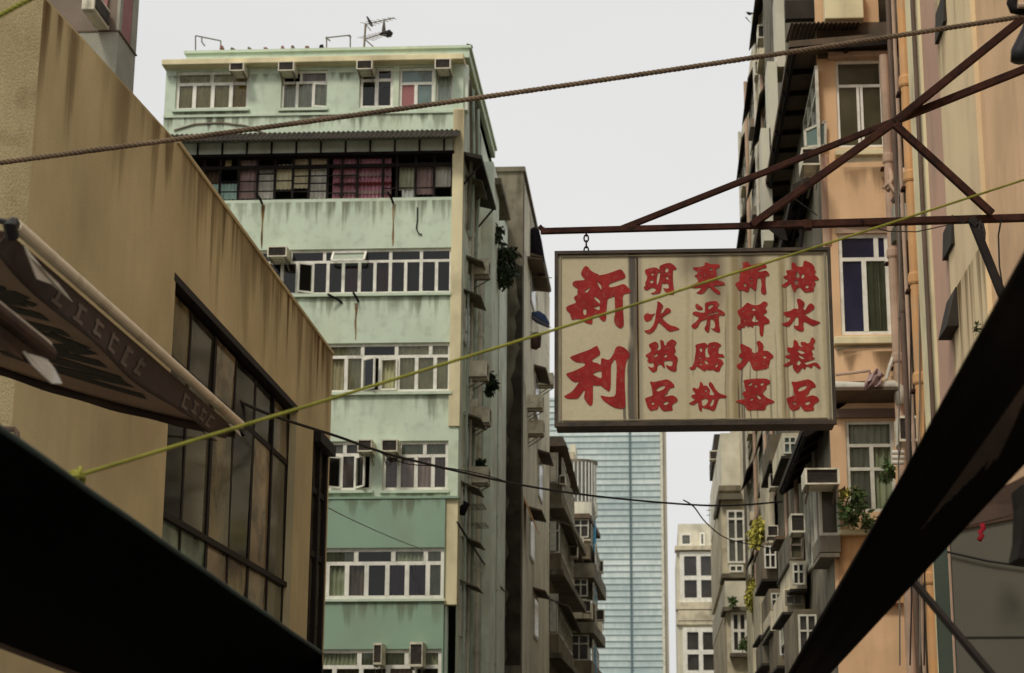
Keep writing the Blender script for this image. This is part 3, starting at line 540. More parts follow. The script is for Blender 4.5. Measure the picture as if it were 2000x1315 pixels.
MB().tube([at(815, 405, YG - .03), at(815, 430, YG - .03), at(813, 446, YG - .03), at(818, 457, YG - .03), at(824, 458, YG - .03)], .02).build('hanging_wire', M['cable'], green)
MB().tube([at(340, 255, YG - .02), at(380, 243, YG - .02), at(430, 240, YG - .02), at(480, 246, YG - .02), at(520, 262, YG - .02)], .03).tube([at(590, 240, YG - .02), at(640, 226, YG - .02), at(680, 224, YG - .02)], .03).build('hanging_wire', M['bracket'], green)
# awning on the side wall
yA, yB = YG + .1, atx(969, 405, XR + .55).y
xo = XR + .55
p = [Vector((XR, yA, at(906, 296, yA).z)), Vector((xo, yA, at(941, 303, yA).z))]
dz = Vector((0, yB - yA, 0))
MB().hexa([p[0], p[1], p[1] - Vector((0, 0, .12)), p[0] - Vector((0, 0, .1)), p[0] + dz, p[1] + dz, p[1] + dz - Vector((0, 0, .12)), p[0] + dz - Vector((0, 0, .1))]).build('side_awning', M['corr_dark'], green)
for k in range(3):
    y = yA + .3 + k * (yB - yA - .6) / 2; MB().bar((XR, y, p[0].z - .9), (xo - .05, y, p[1].z - .16), .05, .05).build('awning_strut', M['black_steel'], green)
# pipes down the side wall
for (px, yy_, rr_, z0_, z1_) in ((941, 53.0, .06, 0, gz(330)), (950, 54.6, .08, 0, gz(420)), (956, 55.4, .05, 0, gz(420)), (926, 51.0, .035, 4, gz(520)), (962, 58.6, .07, 0, zr - 3), (968, 60.0, .09, 0, zr - 3.2), (930, 52.0, .05, 0, zr - 2)):
    x = XR + .12; q = MB().tube([(x, yy_, z0_), (x, yy_, z1_)], rr_, 8)
    for k in range(int((z1_ - z0_) / 2.4)): q.tube([(x, yy_, z0_ + 1 + k * 2.4), (x, yy_, z0_ + 1.12 + k * 2.4)], rr_ * 1.35, 8).box(XR, x, yy_ - .02, yy_ + .02, z0_ + 1.02 + k * 2.4, z0_ + 1.08 + k * 2.4)
    q.build('drain_pipe', M['pipe_white' if px in (950, 962, 930) else 'pipe_mint'], green, smooth=False)
# side windows, hoods and drying racks on the side wall
for k, yp in enumerate((420, 565, 640, 870, 1010, 1110, 1200)):
    z = at(915, yp, YG + 2).z; y0 = YG + .9 + .5 * (k % 2)
    f_ = MB().box(XR, XR + .05, y0, y0 + 1.5, z - .7, z + .7).build('side_window', M['alu'], green); MB().box(XR + .051, XR + .06, y0 + .08, y0 + 1.42, z - .62, z + .62).build('pane', M['pane_grey'], f_)
    MB().hexa([(XR, y0 - .1, z + .85), (XR + .5, y0 - .1, z + .65), (XR + .5, y0 - .1, z + .62), (XR, y0 - .1, z + .80), (XR, y0 + 1.6, z + .85), (XR + .5, y0 + 1.6, z + .65), (XR + .5, y0 + 1.6, z + .62), (XR, y0 + 1.6, z + .80)]).build('window_hood', M['grime_shade'], green)
for (yp, yy0) in ((985, 51.6), (1022, 52.4)):
    z = at(935, yp, yy0).z; q = MB()
    for k in range(5): q.tube([(XR, yy0 + k * .25, z), (XR + .55, yy0 + k * .25, z)], .012, 4)
    q.tube([(XR + .55, yy0, z), (XR + .55, yy0 + 1, z)], .014, 4).tube([(XR + .3, yy0, z), (XR + .3, yy0 + 1, z)], .012, 4); q.build('drying_rack', M['wire'], green)
# ragged torn edges: strips of old ducting at the roof corner
for k in range(4):
    y = YG + .5 + k * .8; x = XR + .15; MB().tube([(x, y, zr - .6), (x + .05, y + .1, zr - 3), (x - .02, y, zr - 5.2)], .05).build('roof_pipe', M['pipe_mint'] if k % 2 else M['grime_shade'], green)

# ------------------------------------------------------------------ sooty building behind the green one
YD = 66.2
xd0, xd1 = XR - 3.0, at(1021, 500, YD).x; zd = at(1000, 336, YD).z
sooty = thing('sooty_building', 'narrow sooty black stained concrete building right behind the green block', 'building', ((xd0 + xd1) / 2, YD + 8, 0))
MB().box(xd0, xd1, YD, YD + 17, 0, zd).build('wall', M['grime_shade'], sooty)
MB().box(xd0 - .01, xd1 + .08, YD - .1, YD + 17.1, zd, zd + .18).build('roof_slab', M['grime_shade'], sooty)
yD = YD + .4
MB().quad((xd1 + .02, yD, 0), (xd1 + .02, YD + 17, 0), (xd1 + .02, YD + 17, zd - .3), (xd1 + .02, yD, zd - .3)).build('side_wall', M['white_far'], sooty)
for z_ in (zd - .4, at(1030, 560, 72).z, at(1030, 800, 72).z): drip(sooty, (xd1 + .02, yD, z_), (xd1 + .02, YD + 16.5, z_), 3.5, (1, 0, 0), 'drip_dark')
# mould patches with ragged outline on its narrow front
rl = random.Random(4); b = MB(); xl_ = at(984, 700, YD).x
zq = [at(1000, yv, YD).z for yv in range(520, 1320, 20)]
def mw(i): return .28 + .5 * min(1, max(0, (i - 8) / 10)) + .12 * math.sin(i * 1.3) + .1 * math.sin(i * 2.9)
for i in range(len(zq) - 1):
    b.quad((xd1 - .02 - (xd1 - xl_) * mw(i), YD - .005, zq[i]), (xd1, YD - .005, zq[i]), (xd1, YD - .005, zq[i + 1]), (xd1 - .02 - (xd1 - xl_) * mw(i + 1), YD - .005, zq[i + 1]))
b.build('mould_stain', M['mould_shade'], sooty)
for k, yp in enumerate((575, 760, 905, 1060, 1200)):
    z = at(1035, yp, 72).z; y0 = 70 + (k % 3) * 2.5; x = xd1 + .02
    f_ = MB().box(x, x + .05, y0, y0 + 2.4, z - .8, z + .8).build('side_window', M['alu'], sooty); MB().box(x + .051, x + .06, y0 + .1, y0 + 2.3, z - .7, z + .7).build('pane', M['pane_grey'], f_)
    MB().hexa([(x, y0 - .2, z + 1.1), (x + .5, y0 - .2, z + .95), (x + .5, y0 - .2, z + .9), (x, y0 - .2, z + 1.0), (x, y0 + 2.8, z + 1.1), (x + .5, y0 + 2.8, z + .95), (x + .5, y0 + 2.8, z + .9), (x, y0 + 2.8, z + 1.0)]).build('window_hood', M['corr'], sooty)
MB().hexa([(xd1, 68.3, at(1025, 500, 68.3).z), (xd1 + .62, 68.3, at(1048, 505, 68.3).z), (xd1 + .62, 68.3, at(1048, 508, 68.3).z), (xd1, 68.3, at(1025, 505, 68.3).z), (xd1, 73, at(1025, 500, 68.3).z), (xd1 + .62, 73, at(1048, 505, 68.3).z), (xd1 + .62, 73, at(1048, 508, 68.3).z), (xd1, 73, at(1025, 505, 68.3).z)]).build('side_awning', M['corr'], sooty)
MB().hexa([(xd1, 67.0, at(1022, 965, 67).z), (xd1 + .5, 67.0, at(1045, 1030, 67).z), (xd1 + .5, 67.0, at(1045, 1036, 67).z), (xd1, 67.0, at(1022, 972, 67).z), (xd1, 68.5, at(1022, 965, 67).z), (xd1 + .5, 68.5, at(1045, 1030, 67).z), (xd1 + .5, 68.5, at(1045, 1036, 67).z), (xd1, 68.5, at(1022, 972, 67).z)]).build('side_awning', M['pipe_orange'], sooty)
def pb(mb, x0, y0, x1, y1, Y, d):
    X0, X1, Z0, Z1 = prect(x0, y0, x1, y1, Y); return mb.box(X0, X1, Y, Y + d, Z0, Z1)
def swin(parent, x0, y0, x1, y1, Y, cols=2, trans=None, fr='alu', pane='pane_dark', bar=.07, d=.12, frac=None, curt=None):
    """small surface window facing the near end of the street: frame with bars, panes as its child"""
    X0, X1, Z0, Z1 = prect(x0, y0, x1, y1, Y)
    b = MB(); b.box(X0, X1, Y, Y + d, Z0, Z0 + bar).box(X0, X1, Y, Y + d, Z1 - bar, Z1)
    cc = cells(X0, X1, [1] * cols)
    for x in [X0] + [c[1] for c in cc[:-1]] + [X1 - bar]:
        xx = x if x in (X0, X1 - bar) else x - bar / 2
        b.box(xx, xx + bar, Y + .002, Y + d - .002, Z0 + bar, Z1 - bar)
    for t in ([trans] if isinstance(trans, (int, float)) else (trans or [])):
        z = Z1 - (Z1 - Z0) * t; b.box(X0 + bar, X1 - bar, Y + .004, Y + d - .004, z - bar / 2, z + bar / 2)
    wo = b.build('window', M[fr], parent)
    MB().quad((X0, Y + d * .7, Z0), (X1, Y + d * .7, Z0), (X1, Y + d * .7, Z1), (X0, Y + d * .7, Z1)).build('pane', M[pane], wo)
    return wo
def xwin(parent, X, y0, y1, z0, z1, n=2, fr='alu', pane='pane_dark', face=-1, tr=.3):
    """small window on a street side wall X, looking across the street"""
    b = MB(); k = .07; s = face * .06
    xa, xb = sorted((X, X + s))
    b.box(xa, xb, y0, y1, z0, z0 + k).box(xa, xb, y0, y1, z1 - k, z1)
    for i in range(n + 1):
        y = y0 + (y1 - y0 - k) * i / n; b.box(xa, xb - .001, y, y + k, z0 + k, z1 - k)
    z = z1 - (z1 - z0) * tr; b.box(xa + .002, xb - .002, y0 + k, y1 - k, z - k / 2, z + k / 2)
    wo = b.build('window', M[fr], parent); xg = X + face * .015
    MB().quad((xg, y0, z0), (xg, y1, z0), (xg, y1, z1), (xg, y0, z1)).build('pane', M[pane], wo)
    return wo

# ------------------------------------------------------------------ grey balcony tenement down the left side
Y1 = 84.0
xa, xb = -9.0, at(1092, 950, Y1).x
balc = thing('balcony_tenement', 'dark grey tenement with stacked concrete balconies and jumbled windows', 'building', (xb - 2, 90, 0))
ztb = at(1080, 866, Y1).z
MB().box(xa, xb - .5, Y1 + .9, 122, 0, ztb - .2).build('wall', M['grey_conc'], balc)
rf = MB(); z1, z0 = at(1080, 849, Y1).z, at(1080, 872, Y1).z
rf.hexa([(xa, Y1 + .4, z1), (at(1098, 850, Y1).x, Y1 + .4, z1), (at(1108, 868, Y1).x, Y1 - .1, z0), (xa, Y1 - .1, z0), (xa, Y1 + 14, z1), (at(1098, 850, Y1).x, Y1 + 14, z1), (at(1108, 868, Y1).x, Y1 + 14, z0), (xa, Y1 + 14, z0)])
rf.build('roof', M['corr'], balc)
lst = [  # (parapet top, parapet bottom, right edge px, window rect, window cols, pane)
    (947, 984, 1097, (1060, 884, 1090, 945), 2, 'pane_grey'), (1080, 1113, 1096, (1056, 1018, 1094, 1080), 3, 'pane_dark'), (1238, 1276, 1092, (1054, 1160, 1090, 1238), 3, 'pane_dark'), (1400, 1440, 1092, (1052, 1320, 1090, 1400), 3, 'pane_dark')]
for i, (p0, p1, pr, wr, nc, pn) in enumerate(lst):
    b = MB(); pb(b, 1030, p0, pr, p1, Y1, 15); b.build('parapet', M['grey_conc'], balc, bevel=.03)
    s = MB(); X0, X1, Z0, Z1 = prect(1030, p1, pr + 22, p1 + 9, Y1)
    s.hexa([(X0, Y1 - .1, Z0), (X1 - .4, Y1 - .1, Z0), (X1 - .4, Y1 - .1, Z1 - .002), (X0, Y1 - .1, Z1 - .002), (X0, Y1 + 16, Z0 - .15), (X1, Y1 + 16, Z0 - .15), (X1, Y1 + 16, Z1 - .002), (X0, Y1 + 16, Z1 - .002)]); s.build('balcony_slab', M['grime_shade'], balc)
    swin(balc, *wr, Y1 + .3, nc, .3, pane=pn)
    for k in range(3):
        zc0 = at(1090, p0, Y1).z; xwin(balc, at(pr - 3, p0, Y1).x, Y1 + 1.2 + k * 4.4, Y1 + 4.6 + k * 4.4, zc0 + .02, zc0 + 1.5, 3, pane=('pane_grey', 'pane_dark', 'pane_olive')[k], face=1)
    q = MB()   # sheet-metal hood along the balcony roof
    zt = at(1090, p0 - 66, Y1).z; xe = at(pr + 20, p0, Y1).x
    q.hexa([(xe - 1.2, Y1 + .2, zt + .2), (xe, Y1 + .2, zt - .25), (xe, Y1 + .2, zt - .31), (xe - 1.2, Y1 + .2, zt + .12), (xe - 1.2, Y1 + 14, zt + .2), (xe, Y1 + 14, zt - .25), (xe, Y1 + 14, zt - .31), (xe - 1.2, Y1 + 14, zt + .12)])
    if i: q.build('balcony_hood', M['corr'], balc)
    pan = MB(); pb(pan, 1074, wr[1], 1086, wr[3] - 4, Y1 + .2, .06); pan.build('shutter', M['ac'] if i == 0 else M['alu'], balc)
# second balcony stack farther along
Y2 = 108.0
b2 = thing('balcony_tenement', 'brown tenement farther along, balconies with dark hoods and a blue pipe against the glass tower', 'building', (-4, 112, 0))
MB().box(-12, at(1120, 1100, Y2).x, Y2 + .8, 136, 0, at(1140, 1000, Y2).z).build('wall', M['grey_conc'], b2)
for i, (p0, p1, pr, wr) in enumerate(((1003, 1012, 1152, (1118, 1014, 1150, 1050)), (1062, 1092, 1152, (1118, 1050, 1140, 1062)), (1100, 1128, 1160, (1120, 1130, 1148, 1165)), (1178, 1208, 1156, (1112, 1170, 1146, 1178)), (1215, 1236, 1160, (1112, 1240, 1150, 1290)), (1290, 1330, 1155, (1112, 1330, 1150, 1380)))):
    m = ('corr', 'grey_conc', 'grime_shade', 'pale', 'grime_shade', 'grey_conc')[i]
    b = MB(); X0, X1, Z0, Z1 = prect(1096, p0, pr, p1, Y2); dd = 9 + 2 * (i % 3)
    b.hexa([(X0, Y2, Z0), (X1, Y2, Z0), (X1, Y2, Z1), (X0, Y2, Z1), (X0, Y2 + dd, Z0), (X1 + .35, Y2 + dd, Z0 - .5 * (i % 2)), (X1 + .35, Y2 + dd, Z1), (X0, Y2 + dd, Z1)]); b.build('balcony', M[m], b2)
    swin(b2, *wr, Y2 + .25, 2, .35, pane='pane_dark')
    zz0 = Z1; xwin(b2, X1 + .02, Y2 + 1, Y2 + dd - 1, Z1 + .02, Z1 + 1.3, 4, pane='pane_grey', face=1)
pp_ = MB(); xq = at(1159, 1050, 112).x
for (a_, c_) in ((1018, 1086), (1145, 1182), (1262, 1330)): pp_.tube([(xq, 112, at(1159, a_, 112).z), (xq + .05, 112, at(1159, c_, 112).z)], .13, 8)
pp_.build('blue_pipe', M['sky_blue'], b2)
# pale round-cornered building beyond
Y3 = 128.0
rb = thing('round_corner_building', 'small pale building with a rounded window bay in front of the glass tower', 'building', (-5, 132, 0))
cxr_, r_ = at(1130, 960, Y3).x, at(1164, 960, Y3).x - at(1130, 960, Y3).x
def rcyl(z0, z1, rad, name, m, n=20):
    pts = [(cxr_ + rad * math.cos(a), Y3 + rad + rad * math.sin(a) - 1.2, z0) for a in [2 * math.pi * i / n for i in range(n)]]
    MB().prism(pts, (0, 0, z1 - z0)).build(name, M[m], rb)
zz = lambda y: at(1140, y, Y3).z
rcyl(zz(1010), zz(985), r_ * 1.08, 'parapet', 'white_far'); rcyl(zz(985), zz(908), r_ * 1.0, 'wall', 'pane_grey'); rcyl(zz(908), zz(902), r_ * 1.1, 'roof_slab', 'grime_shade'); rcyl(zz(1060), zz(1010), r_ * 1.0, 'lower_wall', 'pale')
mu = MB()
for i in range(28):
    a = 2 * math.pi * i / 28; x, y = cxr_ + r_ * 1.01 * math.cos(a), Y3 + r_ + r_ * 1.01 * math.sin(a) - 1.2; mu.box(x - .03, x + .03, y - .03, y + .03, zz(985), zz(908))
mu.build('window_frame', M['white'], rb)
MB().box(-14, cxr_ - .3, Y3 + .5, Y3 + 12, 0, zz(880)).build('rear_wall', M['pale'], rb)
pb(MB(), 1112, 868, 1124, 902, Y3 + 2, 3).build('roof_house', M['white_far'], rb)

# ------------------------------------------------------------------ glass tower a kilometre off
YT = 1000.0
tx0, tx1 = at(1052, 1000, YT).x, at(1303, 1000, YT).x; tzt = at(1180, 776, YT).z
tow = thing('glass_tower', 'tall pale aqua glass skyscraper with thin horizontal floor lines', 'skyscraper', ((tx0 + tx1) / 2, YT + 20, 0))
m = bpy.data.materials.new('curtain_wall_glass'); m.use_nodes = True; t = m.node_tree; l = t.links.new
bs = t.nodes['Principled BSDF']; bs.inputs['Roughness'].default_value = .35; bs.inputs['Specular IOR Level'].default_value = .6
g = t.nodes.new('ShaderNodeNewGeometry'); mp_ = t.nodes.new('ShaderNodeMapping'); mp_.inputs['Scale'].default_value = (1 / 1.5, 0.0, 1 / 3.4); l(g.outputs['Position'], mp_.inputs[0])
fl = t.nodes.new('ShaderNodeVectorMath'); fl.operation = 'FLOOR'; l(mp_.outputs[0], fl.inputs[0])
wn = t.nodes.new('ShaderNodeTexWhiteNoise'); wn.noise_dimensions = '3D'; l(fl.outputs[0], wn.inputs['Vector'])
sp = t.nodes.new('ShaderNodeSeparateXYZ'); l(fl.outputs[0], sp.inputs[0]); wn2 = t.nodes.new('ShaderNodeTexWhiteNoise'); wn2.noise_dimensions = '1D'; l(sp.outputs[2], wn2.inputs['W'])
nz2 = t.nodes.new('ShaderNodeTexNoise'); nz2.inputs['Scale'].default_value = .03; l(g.outputs['Position'], nz2.inputs['Vector'])
ad = t.nodes.new('ShaderNodeMath'); ad.operation = 'MULTIPLY_ADD'; ad.inputs[1].default_value = .20; l(wn.outputs['Value'], ad.inputs[0])
ad2 = t.nodes.new('ShaderNodeMath'); ad2.operation = 'MULTIPLY_ADD'; ad2.inputs[1].default_value = .36; l(wn2.outputs['Value'], ad2.inputs[0]); l(nz2.outputs['Fac'], ad2.inputs[2]); l(ad2.outputs[0], ad.inputs[2])
rp = t.nodes.new('ShaderNodeValToRGB'); e = rp.color_ramp.elements; e[0].position = .35; e[0].color = (.33, .42, .40, 1); e[1].position = 1.05; e[1].color = (.66, .71, .65, 1); q = e.new(.7); q.color = (.48, .555, .515, 1)  # distance haze and sky reflection are put into these pale colours
l(ad.outputs[0], rp.inputs[0]); l(rp.outputs[0], bs.inputs['Base Color'])
M['curtain_wall'] = m; M['tower_line'] = mat('tower_floor_line', (.38, .47, .45), .6, .1, .02, bump=0, grain=0); M['tower_dark'] = mat('tower_dark_joint', (.10, .15, .155), .6, .1, .02, bump=0, grain=0); M['tower_edge'] = mat('tower_edge_stone', (.38, .34, .25), .8, .1, .05, bump=0, grain=0)
MB().box(tx0, tx1 - 3.4, YT, YT + 50, 0, tzt).build('glass_facade', m, tow)
MB().box(tx1 - 3.4, tx1 - 2.0, YT - .5, YT + 50, 0, tzt).build('edge_strip', M['white_far'], tow); MB().box(tx1 - 2.0, tx1, YT + 1, YT + 50, 0, tzt - 3).build('edge_fin', M['tower_edge'], tow)
b = MB(); z = 3.4
while z < tzt: b.box(tx0 - .05, tx1 - 3.45, YT - .55, YT, z - .2, z + .2); z += 3.4
b.build('floor_lines', M['tower_line'], tow)
b = MB(); xj = at(1232, 1000, YT).x; b.box(xj - .7, xj + .5, YT - .7, YT - .56, 0, tzt); b.build('vertical_joint', M['tower_dark'], tow)

# ------------------------------------------------------------------ white end building down the street
Y4 = 150.0
we = thing('white_end_building', 'white plastered building with large four pane windows at the far end of the street', 'building', (2.6, 156, 0))
MB().box(at(1322, 1150, Y4).x, 8, Y4, 165, 0, at(1360, 1073, Y4).z).build('wall', M['white_far'], we)
MB().box(at(1325, 1040, Y4).x, 8, Y4 + 1.5, 163, at(1360, 1073, Y4).z, at(1360, 1018, Y4).z).build('roof_house', M['white_far'], we)
for i, (a_, c_, xl_, ov) in enumerate(((1066, 1074, 1318, .5), (1176, 1190, 1320, .4), (1213, 1220, 1322, .3))):
    b = MB(); pb(b, xl_, a_, 1420, c_, Y4 - ov, 2); b.build('cornice', M['pale'], we)
b = MB(); pb(b, 1324, 1192, 1412, 1212, Y4 - .35, .35); b.build('spandrel_panel', M['pale'], we)
swin(we, 1328, 1078, 1402, 1176, Y4 - .25, 2, .52, 'white', 'pane_dark', .35, .3); swin(we, 1334, 1226, 1404, 1318, Y4 - .25, 2, .52, 'white', 'pane_dark', .35, .3)
for (x0, y0, x1, y1) in ((1329, 1042, 1351, 1066), (1366, 1040, 1377, 1066)): swin(we, x0, y0, x1, y1, Y4 + 1.4, 1, None, 'white', 'pane_grey', .15, .1)
b = MB()
for k in range(5): b.box(at(1385 + k * 4, 1000, Y4 + 2).x, at(1385 + k * 4, 1000, Y4 + 2).x + .05, Y4 + 2, Y4 + 2.05, at(1390, 1018, Y4).z, at(1390, 975, Y4).z)
for k in range(3): b.box(at(1380, 1000, Y4 + 2).x, at(1405, 1000, Y4 + 2).x, Y4 + 2, Y4 + 2.05, at(1390, 1000 - k * 10, Y4).z, at(1390, 1000 - k * 10, Y4).z + .06)
b.build('roof_railing', M['wire'], we)

# ------------------------------------------------------------------ right side: blank pink wall nearest, bay-windowed tenement, pale tenements beyond
XW = 4.0
pink = thing('pink_building', 'pink rendered building with pale vertical bands and two narrow slits beside the sign bracket', 'building', (6, 22, 0))
yW = lambda px: atx(px, 480, XW).y
y20, y18, y179 = yW(1922), yW(1852), yW(1818)
b = MB().box(XW + .06, XW + 8, 8, y20, 0, 21); b.build('wall', M['pink'], pink)
MB().box(XW, XW + 8, y20 + .001, y18, 0, 21).build('pilaster', M['peach'], pink)
MB().box(XW + .02, XW + 8, y18 + .001, y179, 0, 21).build('recess_wall', M['mauve'], pink)
MB().box(XW - .02, XW + 8, y179 + .001, yW(1793), 0, 21).build('pilaster', M['cream'], pink)
for (pxa, pya, pyb) in ((1843, -10, 52), (1858, 428, 482), (1866, 566, 640)):
    p = atx(pxa, pyb, XW); z0_, z1_ = p.z, atx(pxa, pya, XW).z; y = p.y
    big = pya == 566
    b = MB(); b.hexa([(XW - (.16 if big else .05), y - .3, z0_ - .05), (XW + .12, y - .3, z0_ - .05), (XW + .12, y - .3, z1_), (XW - .02, y - .3, z1_), (XW - (.16 if big else .05), y + .5, z0_ - .05), (XW + .12, y + .5, z0_ - .05), (XW + .12, y + .5, z1_), (XW - .02, y + .5, z1_)])
    b.build('vent_hood_shade', M['corr_dark'], pink)  # dark colour stands for the shade inside the wall slits
# bay tenement
YB = 33.0
bay = thing('bay_window_tenement', 'weathered pink tenement with rounded bay panels, tall white casements and rusty canopies', 'building', (4.5, 40, 0))
xbl, xbr = at(1612, 600, YB).x, at(1742, 600, YB).x
BW = lambda x0, y0, x1, y1: prect(x0, y0, x1, y1, YB)
w1, w2, w3 = BW(1634, 118, 1726, 288), BW(1640, 457, 1738, 654), BW(1654, 822, 1748, 1000)
hb_ = holes_wall(xbl, xbr, 0, 27, YB, [w1, w2, w3], .2)
MB().quad((xbl, YB, 0), (xbl, 48, 0), (xbl, 48, 27), (xbl, YB, 27)).build('street_wall', M['grime_shade'], bay)  # dark sooty colour stands in for deep shade along this face
hb_.quad((xbl, 48, 0), (10, 48, 0), (10, 48, 27), (xbl, 48, 27)).quad((xbl, YB, 27), (xbl, 48, 27), (10, 48, 27), (10, YB, 27))
hb_.build('wall', M['pink'], bay)
MB().box(xbr + .55, 10, YB - 2.9, 48, 0, 27).build('rear_wall', M['mauve'], bay)
MB().box(xbr + .002, xbr + .55, YB + .8, YB + 1.4, 0, 27).build('recess_wall', M['grime_shade'], bay)
window(bay, w1, YB, .29, (1,), (1, .12, 1), fr='white', bar=.055, panes={'t0': 'pane_olive', 0: 'pane_olive', 2: 'pane_olive'}, rec=.03)
window(bay, w2, YB, .25, (1.9, .6), (1, 1), fr='white', bar=.07, panes={'t0': 'pane_navy', 't1': 'pane_navy', 0: 'pane_navy'}, curt={1: 'sage'}, rec=.03, cd_=.02)
window(bay, w3, YB, .27, (1,), (1, .9), fr='alu', bar=.06, curt={0: 'grey', 1: 'sage'}, tcurt={0: 'grey'}, rec=.03, cd_=.05)
tm = MB(); a, c, e, f = w3; zz_ = e + (f - e) * .47; tm.box(a + .06, c - .06, YB + .02, YB + .1, zz_ - .03, zz_ + .03); tm.build('window_transom', M['alu'], bay)
# rounded bay panels below the windows, sills, hoods
def bay_panel(x0, y0, x1, y1, m, bulge=.16):
    X0, X1, Z0, Z1 = prect(x0, y0, x1, y1, YB)
    def fn(u, v):
        a = math.pi * (u * .5 + .5) ; return (X0 + (X1 - X0) * (1 - math.cos(u * math.pi / 2)) , YB - bulge * math.sin(u * math.pi / 2) - .004, Z0 + (Z1 - Z0) * v)
    q = MB().grid(fn, 14, 1)
    q.quad((X0, YB, Z1), (X1, YB, Z1), (X1, YB - bulge, Z1), (X0 + .1, YB - bulge * .6, Z1)).quad((X1, YB - bulge, Z0), (X1, YB, Z0), (X1, YB, Z1), (X1, YB - bulge, Z1))
    return q.build('bay_panel', M[m], bay)
bay_panel(1612, 322, 1737, 440, 'pink'); bay_panel(1626, 684, 1742, 748, 'pink'); bay_panel(1638, 1042, 1760, 1180, 'pipe_orange')
for q_ in ((1632, 290, 1738, 302, YB - .22, .3), (1630, 656, 1744, 671, YB - .24, .3), (1640, 1034, 1750, 1044, YB - .3, .4)): pb(MB(), *q_).build('sill', M['cream'], bay, bevel=.015)
for q_ in ((1640, 304, 1734, 318, YB - .12, .2), (1634, 673, 1742, 684, YB - .1, .2)): pb(MB(), *q_).build('sill_moulding', M['pale'], bay, bevel=.02)
pb(MB(), 1596, 44, 1748, 112, YB - .06, .055).build('painted_shade_panel', M['corr'], bay)  # dark sheet standing in for the shade beneath the canopy
for q_ in ((1618, 100, 1745, 110, YB - .2, .3), (1632, 440, 1748, 455, YB - .05, .1)): pb(MB(), *q_).build('hood', M['pipe_pink'], bay)
# dark soffits and canopies over the street
cv = MB()
def canopy(pxn, pyn, Yn, Yf, prot, th=.12, name='canopy', m='corr', slope=.35, ribs=True, back=None):
    """canopy hanging out over the street from the wall at xbl; its near outer lower corner sits at pixel (pxn,pyn)"""
    o = at(pxn, pyn, Yn); xi = o.x + prot if back is None else back
    b = MB().hexa([(o.x, Yn, o.z), (xi, Yn, o.z + slope), (xi, Yn, o.z + slope + th), (o.x, Yn, o.z + th), (o.x, Yf, o.z), (xi, Yf, o.z + slope), (xi, Yf, o.z + slope + th), (o.x, Yf, o.z + th)])
    ob = b.build(name, M[m], bay)
    if ribs:
        r = MB(); n = int((Yf - Yn) / 1.1)
        for k in range(n + 1):
            y = Yn + .05 + k * (Yf - Yn - .1) / max(1, n); r.bar((o.x + .02, y, o.z - .05), (xi, y, o.z + slope - .05), .06, .1)
        for u in (.05, .5, .95): r.bar((o.x + (xi - o.x) * u, Yn, o.z + slope * u - .06), (o.x + (xi - o.x) * u, Yf, o.z + slope * u - .06), .07, .09)
        r.build('canopy_rafter', M['black_steel'], bay)
    return o
canopy(1541, 92, YB - .5, 46, 1.0, back=xbr + .4, slope=.15)
canopy(1566, 846, YB, 39.5, .9, back=xbl + .9, slope=.9, m='corr_dark')
canopy(1548, 372, YB + 1.5, 39, .8, back=xbl + .05, slope=.25, m='corr_dark')
# corrugated lip and pale panel above the top canopy
X0, X1 = at(1545, 42, YB - .6).x, at(1682, 40, YB - .6).x; zc = at(1610, 44, YB - .6).z
corrug((X0, YB - .6, zc), (X1, YB - .6, zc), (X1, YB + .9, zc + .25), (X0, YB + .9, zc + .25), .018, 16).build('corrugated_lip', M['corr'], bay, solid=.015)
pl = MB(); pb(pl, 1610, -40, 1686, 36, YB - .35, .3); pl.build('pale_panel', M['cream'], bay, bevel=.02)
lp = MB(); pb(lp, 1534, 0, 1600, 36, YB + .1, .2); lp.build('cluttered_window', M['corr_dark'], bay)
# street-face pier and downstand strips seen below the canopies
pr = MB(); pb(pr, 1606, 300, 1622, 480, YB - .05, .3); pr.build('rounded_pier', M['mauve'], bay, bevel=.05)
# lower dark soffit between the second and third floor
so_ = MB(); X0, X1, Z0, Z1 = prect(1626, 768, 1752, 800, YB - .35); so_.hexa([(X0, YB - .6, Z1), (X1, YB - .6, Z1), (X1, YB - .6, Z1 + .06), (X0, YB - .6, Z1 + .06), (X0, YB + .05, Z1 - .12), (X1, YB + .05, Z1 - .12), (X1, YB + .05, Z1 - .02), (X0, YB + .05, Z1 - .02)]); so_.build('soffit', M['corr'], bay)
lb = MB(); pb(lb, 1628, 798, 1752, 815, YB - .1, .12); lb.build('lintel', M['pipe_brown'], bay)
# side windows along its street face, with hoods
for (px, py, wd, hh) in ((1588, 265, 3.0, 1.7), (1576, 640, 3.0, 1.8), (1585, 1000, 2.4, 2.3), (1560, 1180, 3.0, 2.0), (1560, 500, 2.6, 1.6)):
    p = atx(px, py, xbl); xwin(bay, xbl, p.y - wd / 2, p.y + wd / 2, p.z - hh / 2, p.z + hh / 2, 3, pane='pane_grey')
# enclosed window box on the corner, lower floor
eb = MB(); pb(eb, 1601, 1046, 1642, 1078, YB - .2, 1.6); eb.build('window_box', M['grime_shade'], bay)
swin(bay, 1600, 952, 1640, 1046, YB - .2, 1, None, 'alu', 'pane_olive', .05, .1)
pb(MB(), 1602, 1080, 1640, 1088, YB - .3, 1.8).build('balcony_slab', M['grime_shade'], bay)
# hinged pane standing out beside the top window
tp = at(1572, 252, YB - .1); q = MB(); P_ = [at(1572, 256, YB - .1), at(1612, 238, YB - .1), at(1612, 284, YB - .1), at(1574, 288, YB - .1)]
for i in range(4): q.bar(P_[i], P_[(i + 1) % 4], .045, .045, (0, 1, 0))
o_ = q.build('open_sash', M['alu'], bay); MB().quad(*P_).build('pane', M['pane_teal'], o_)
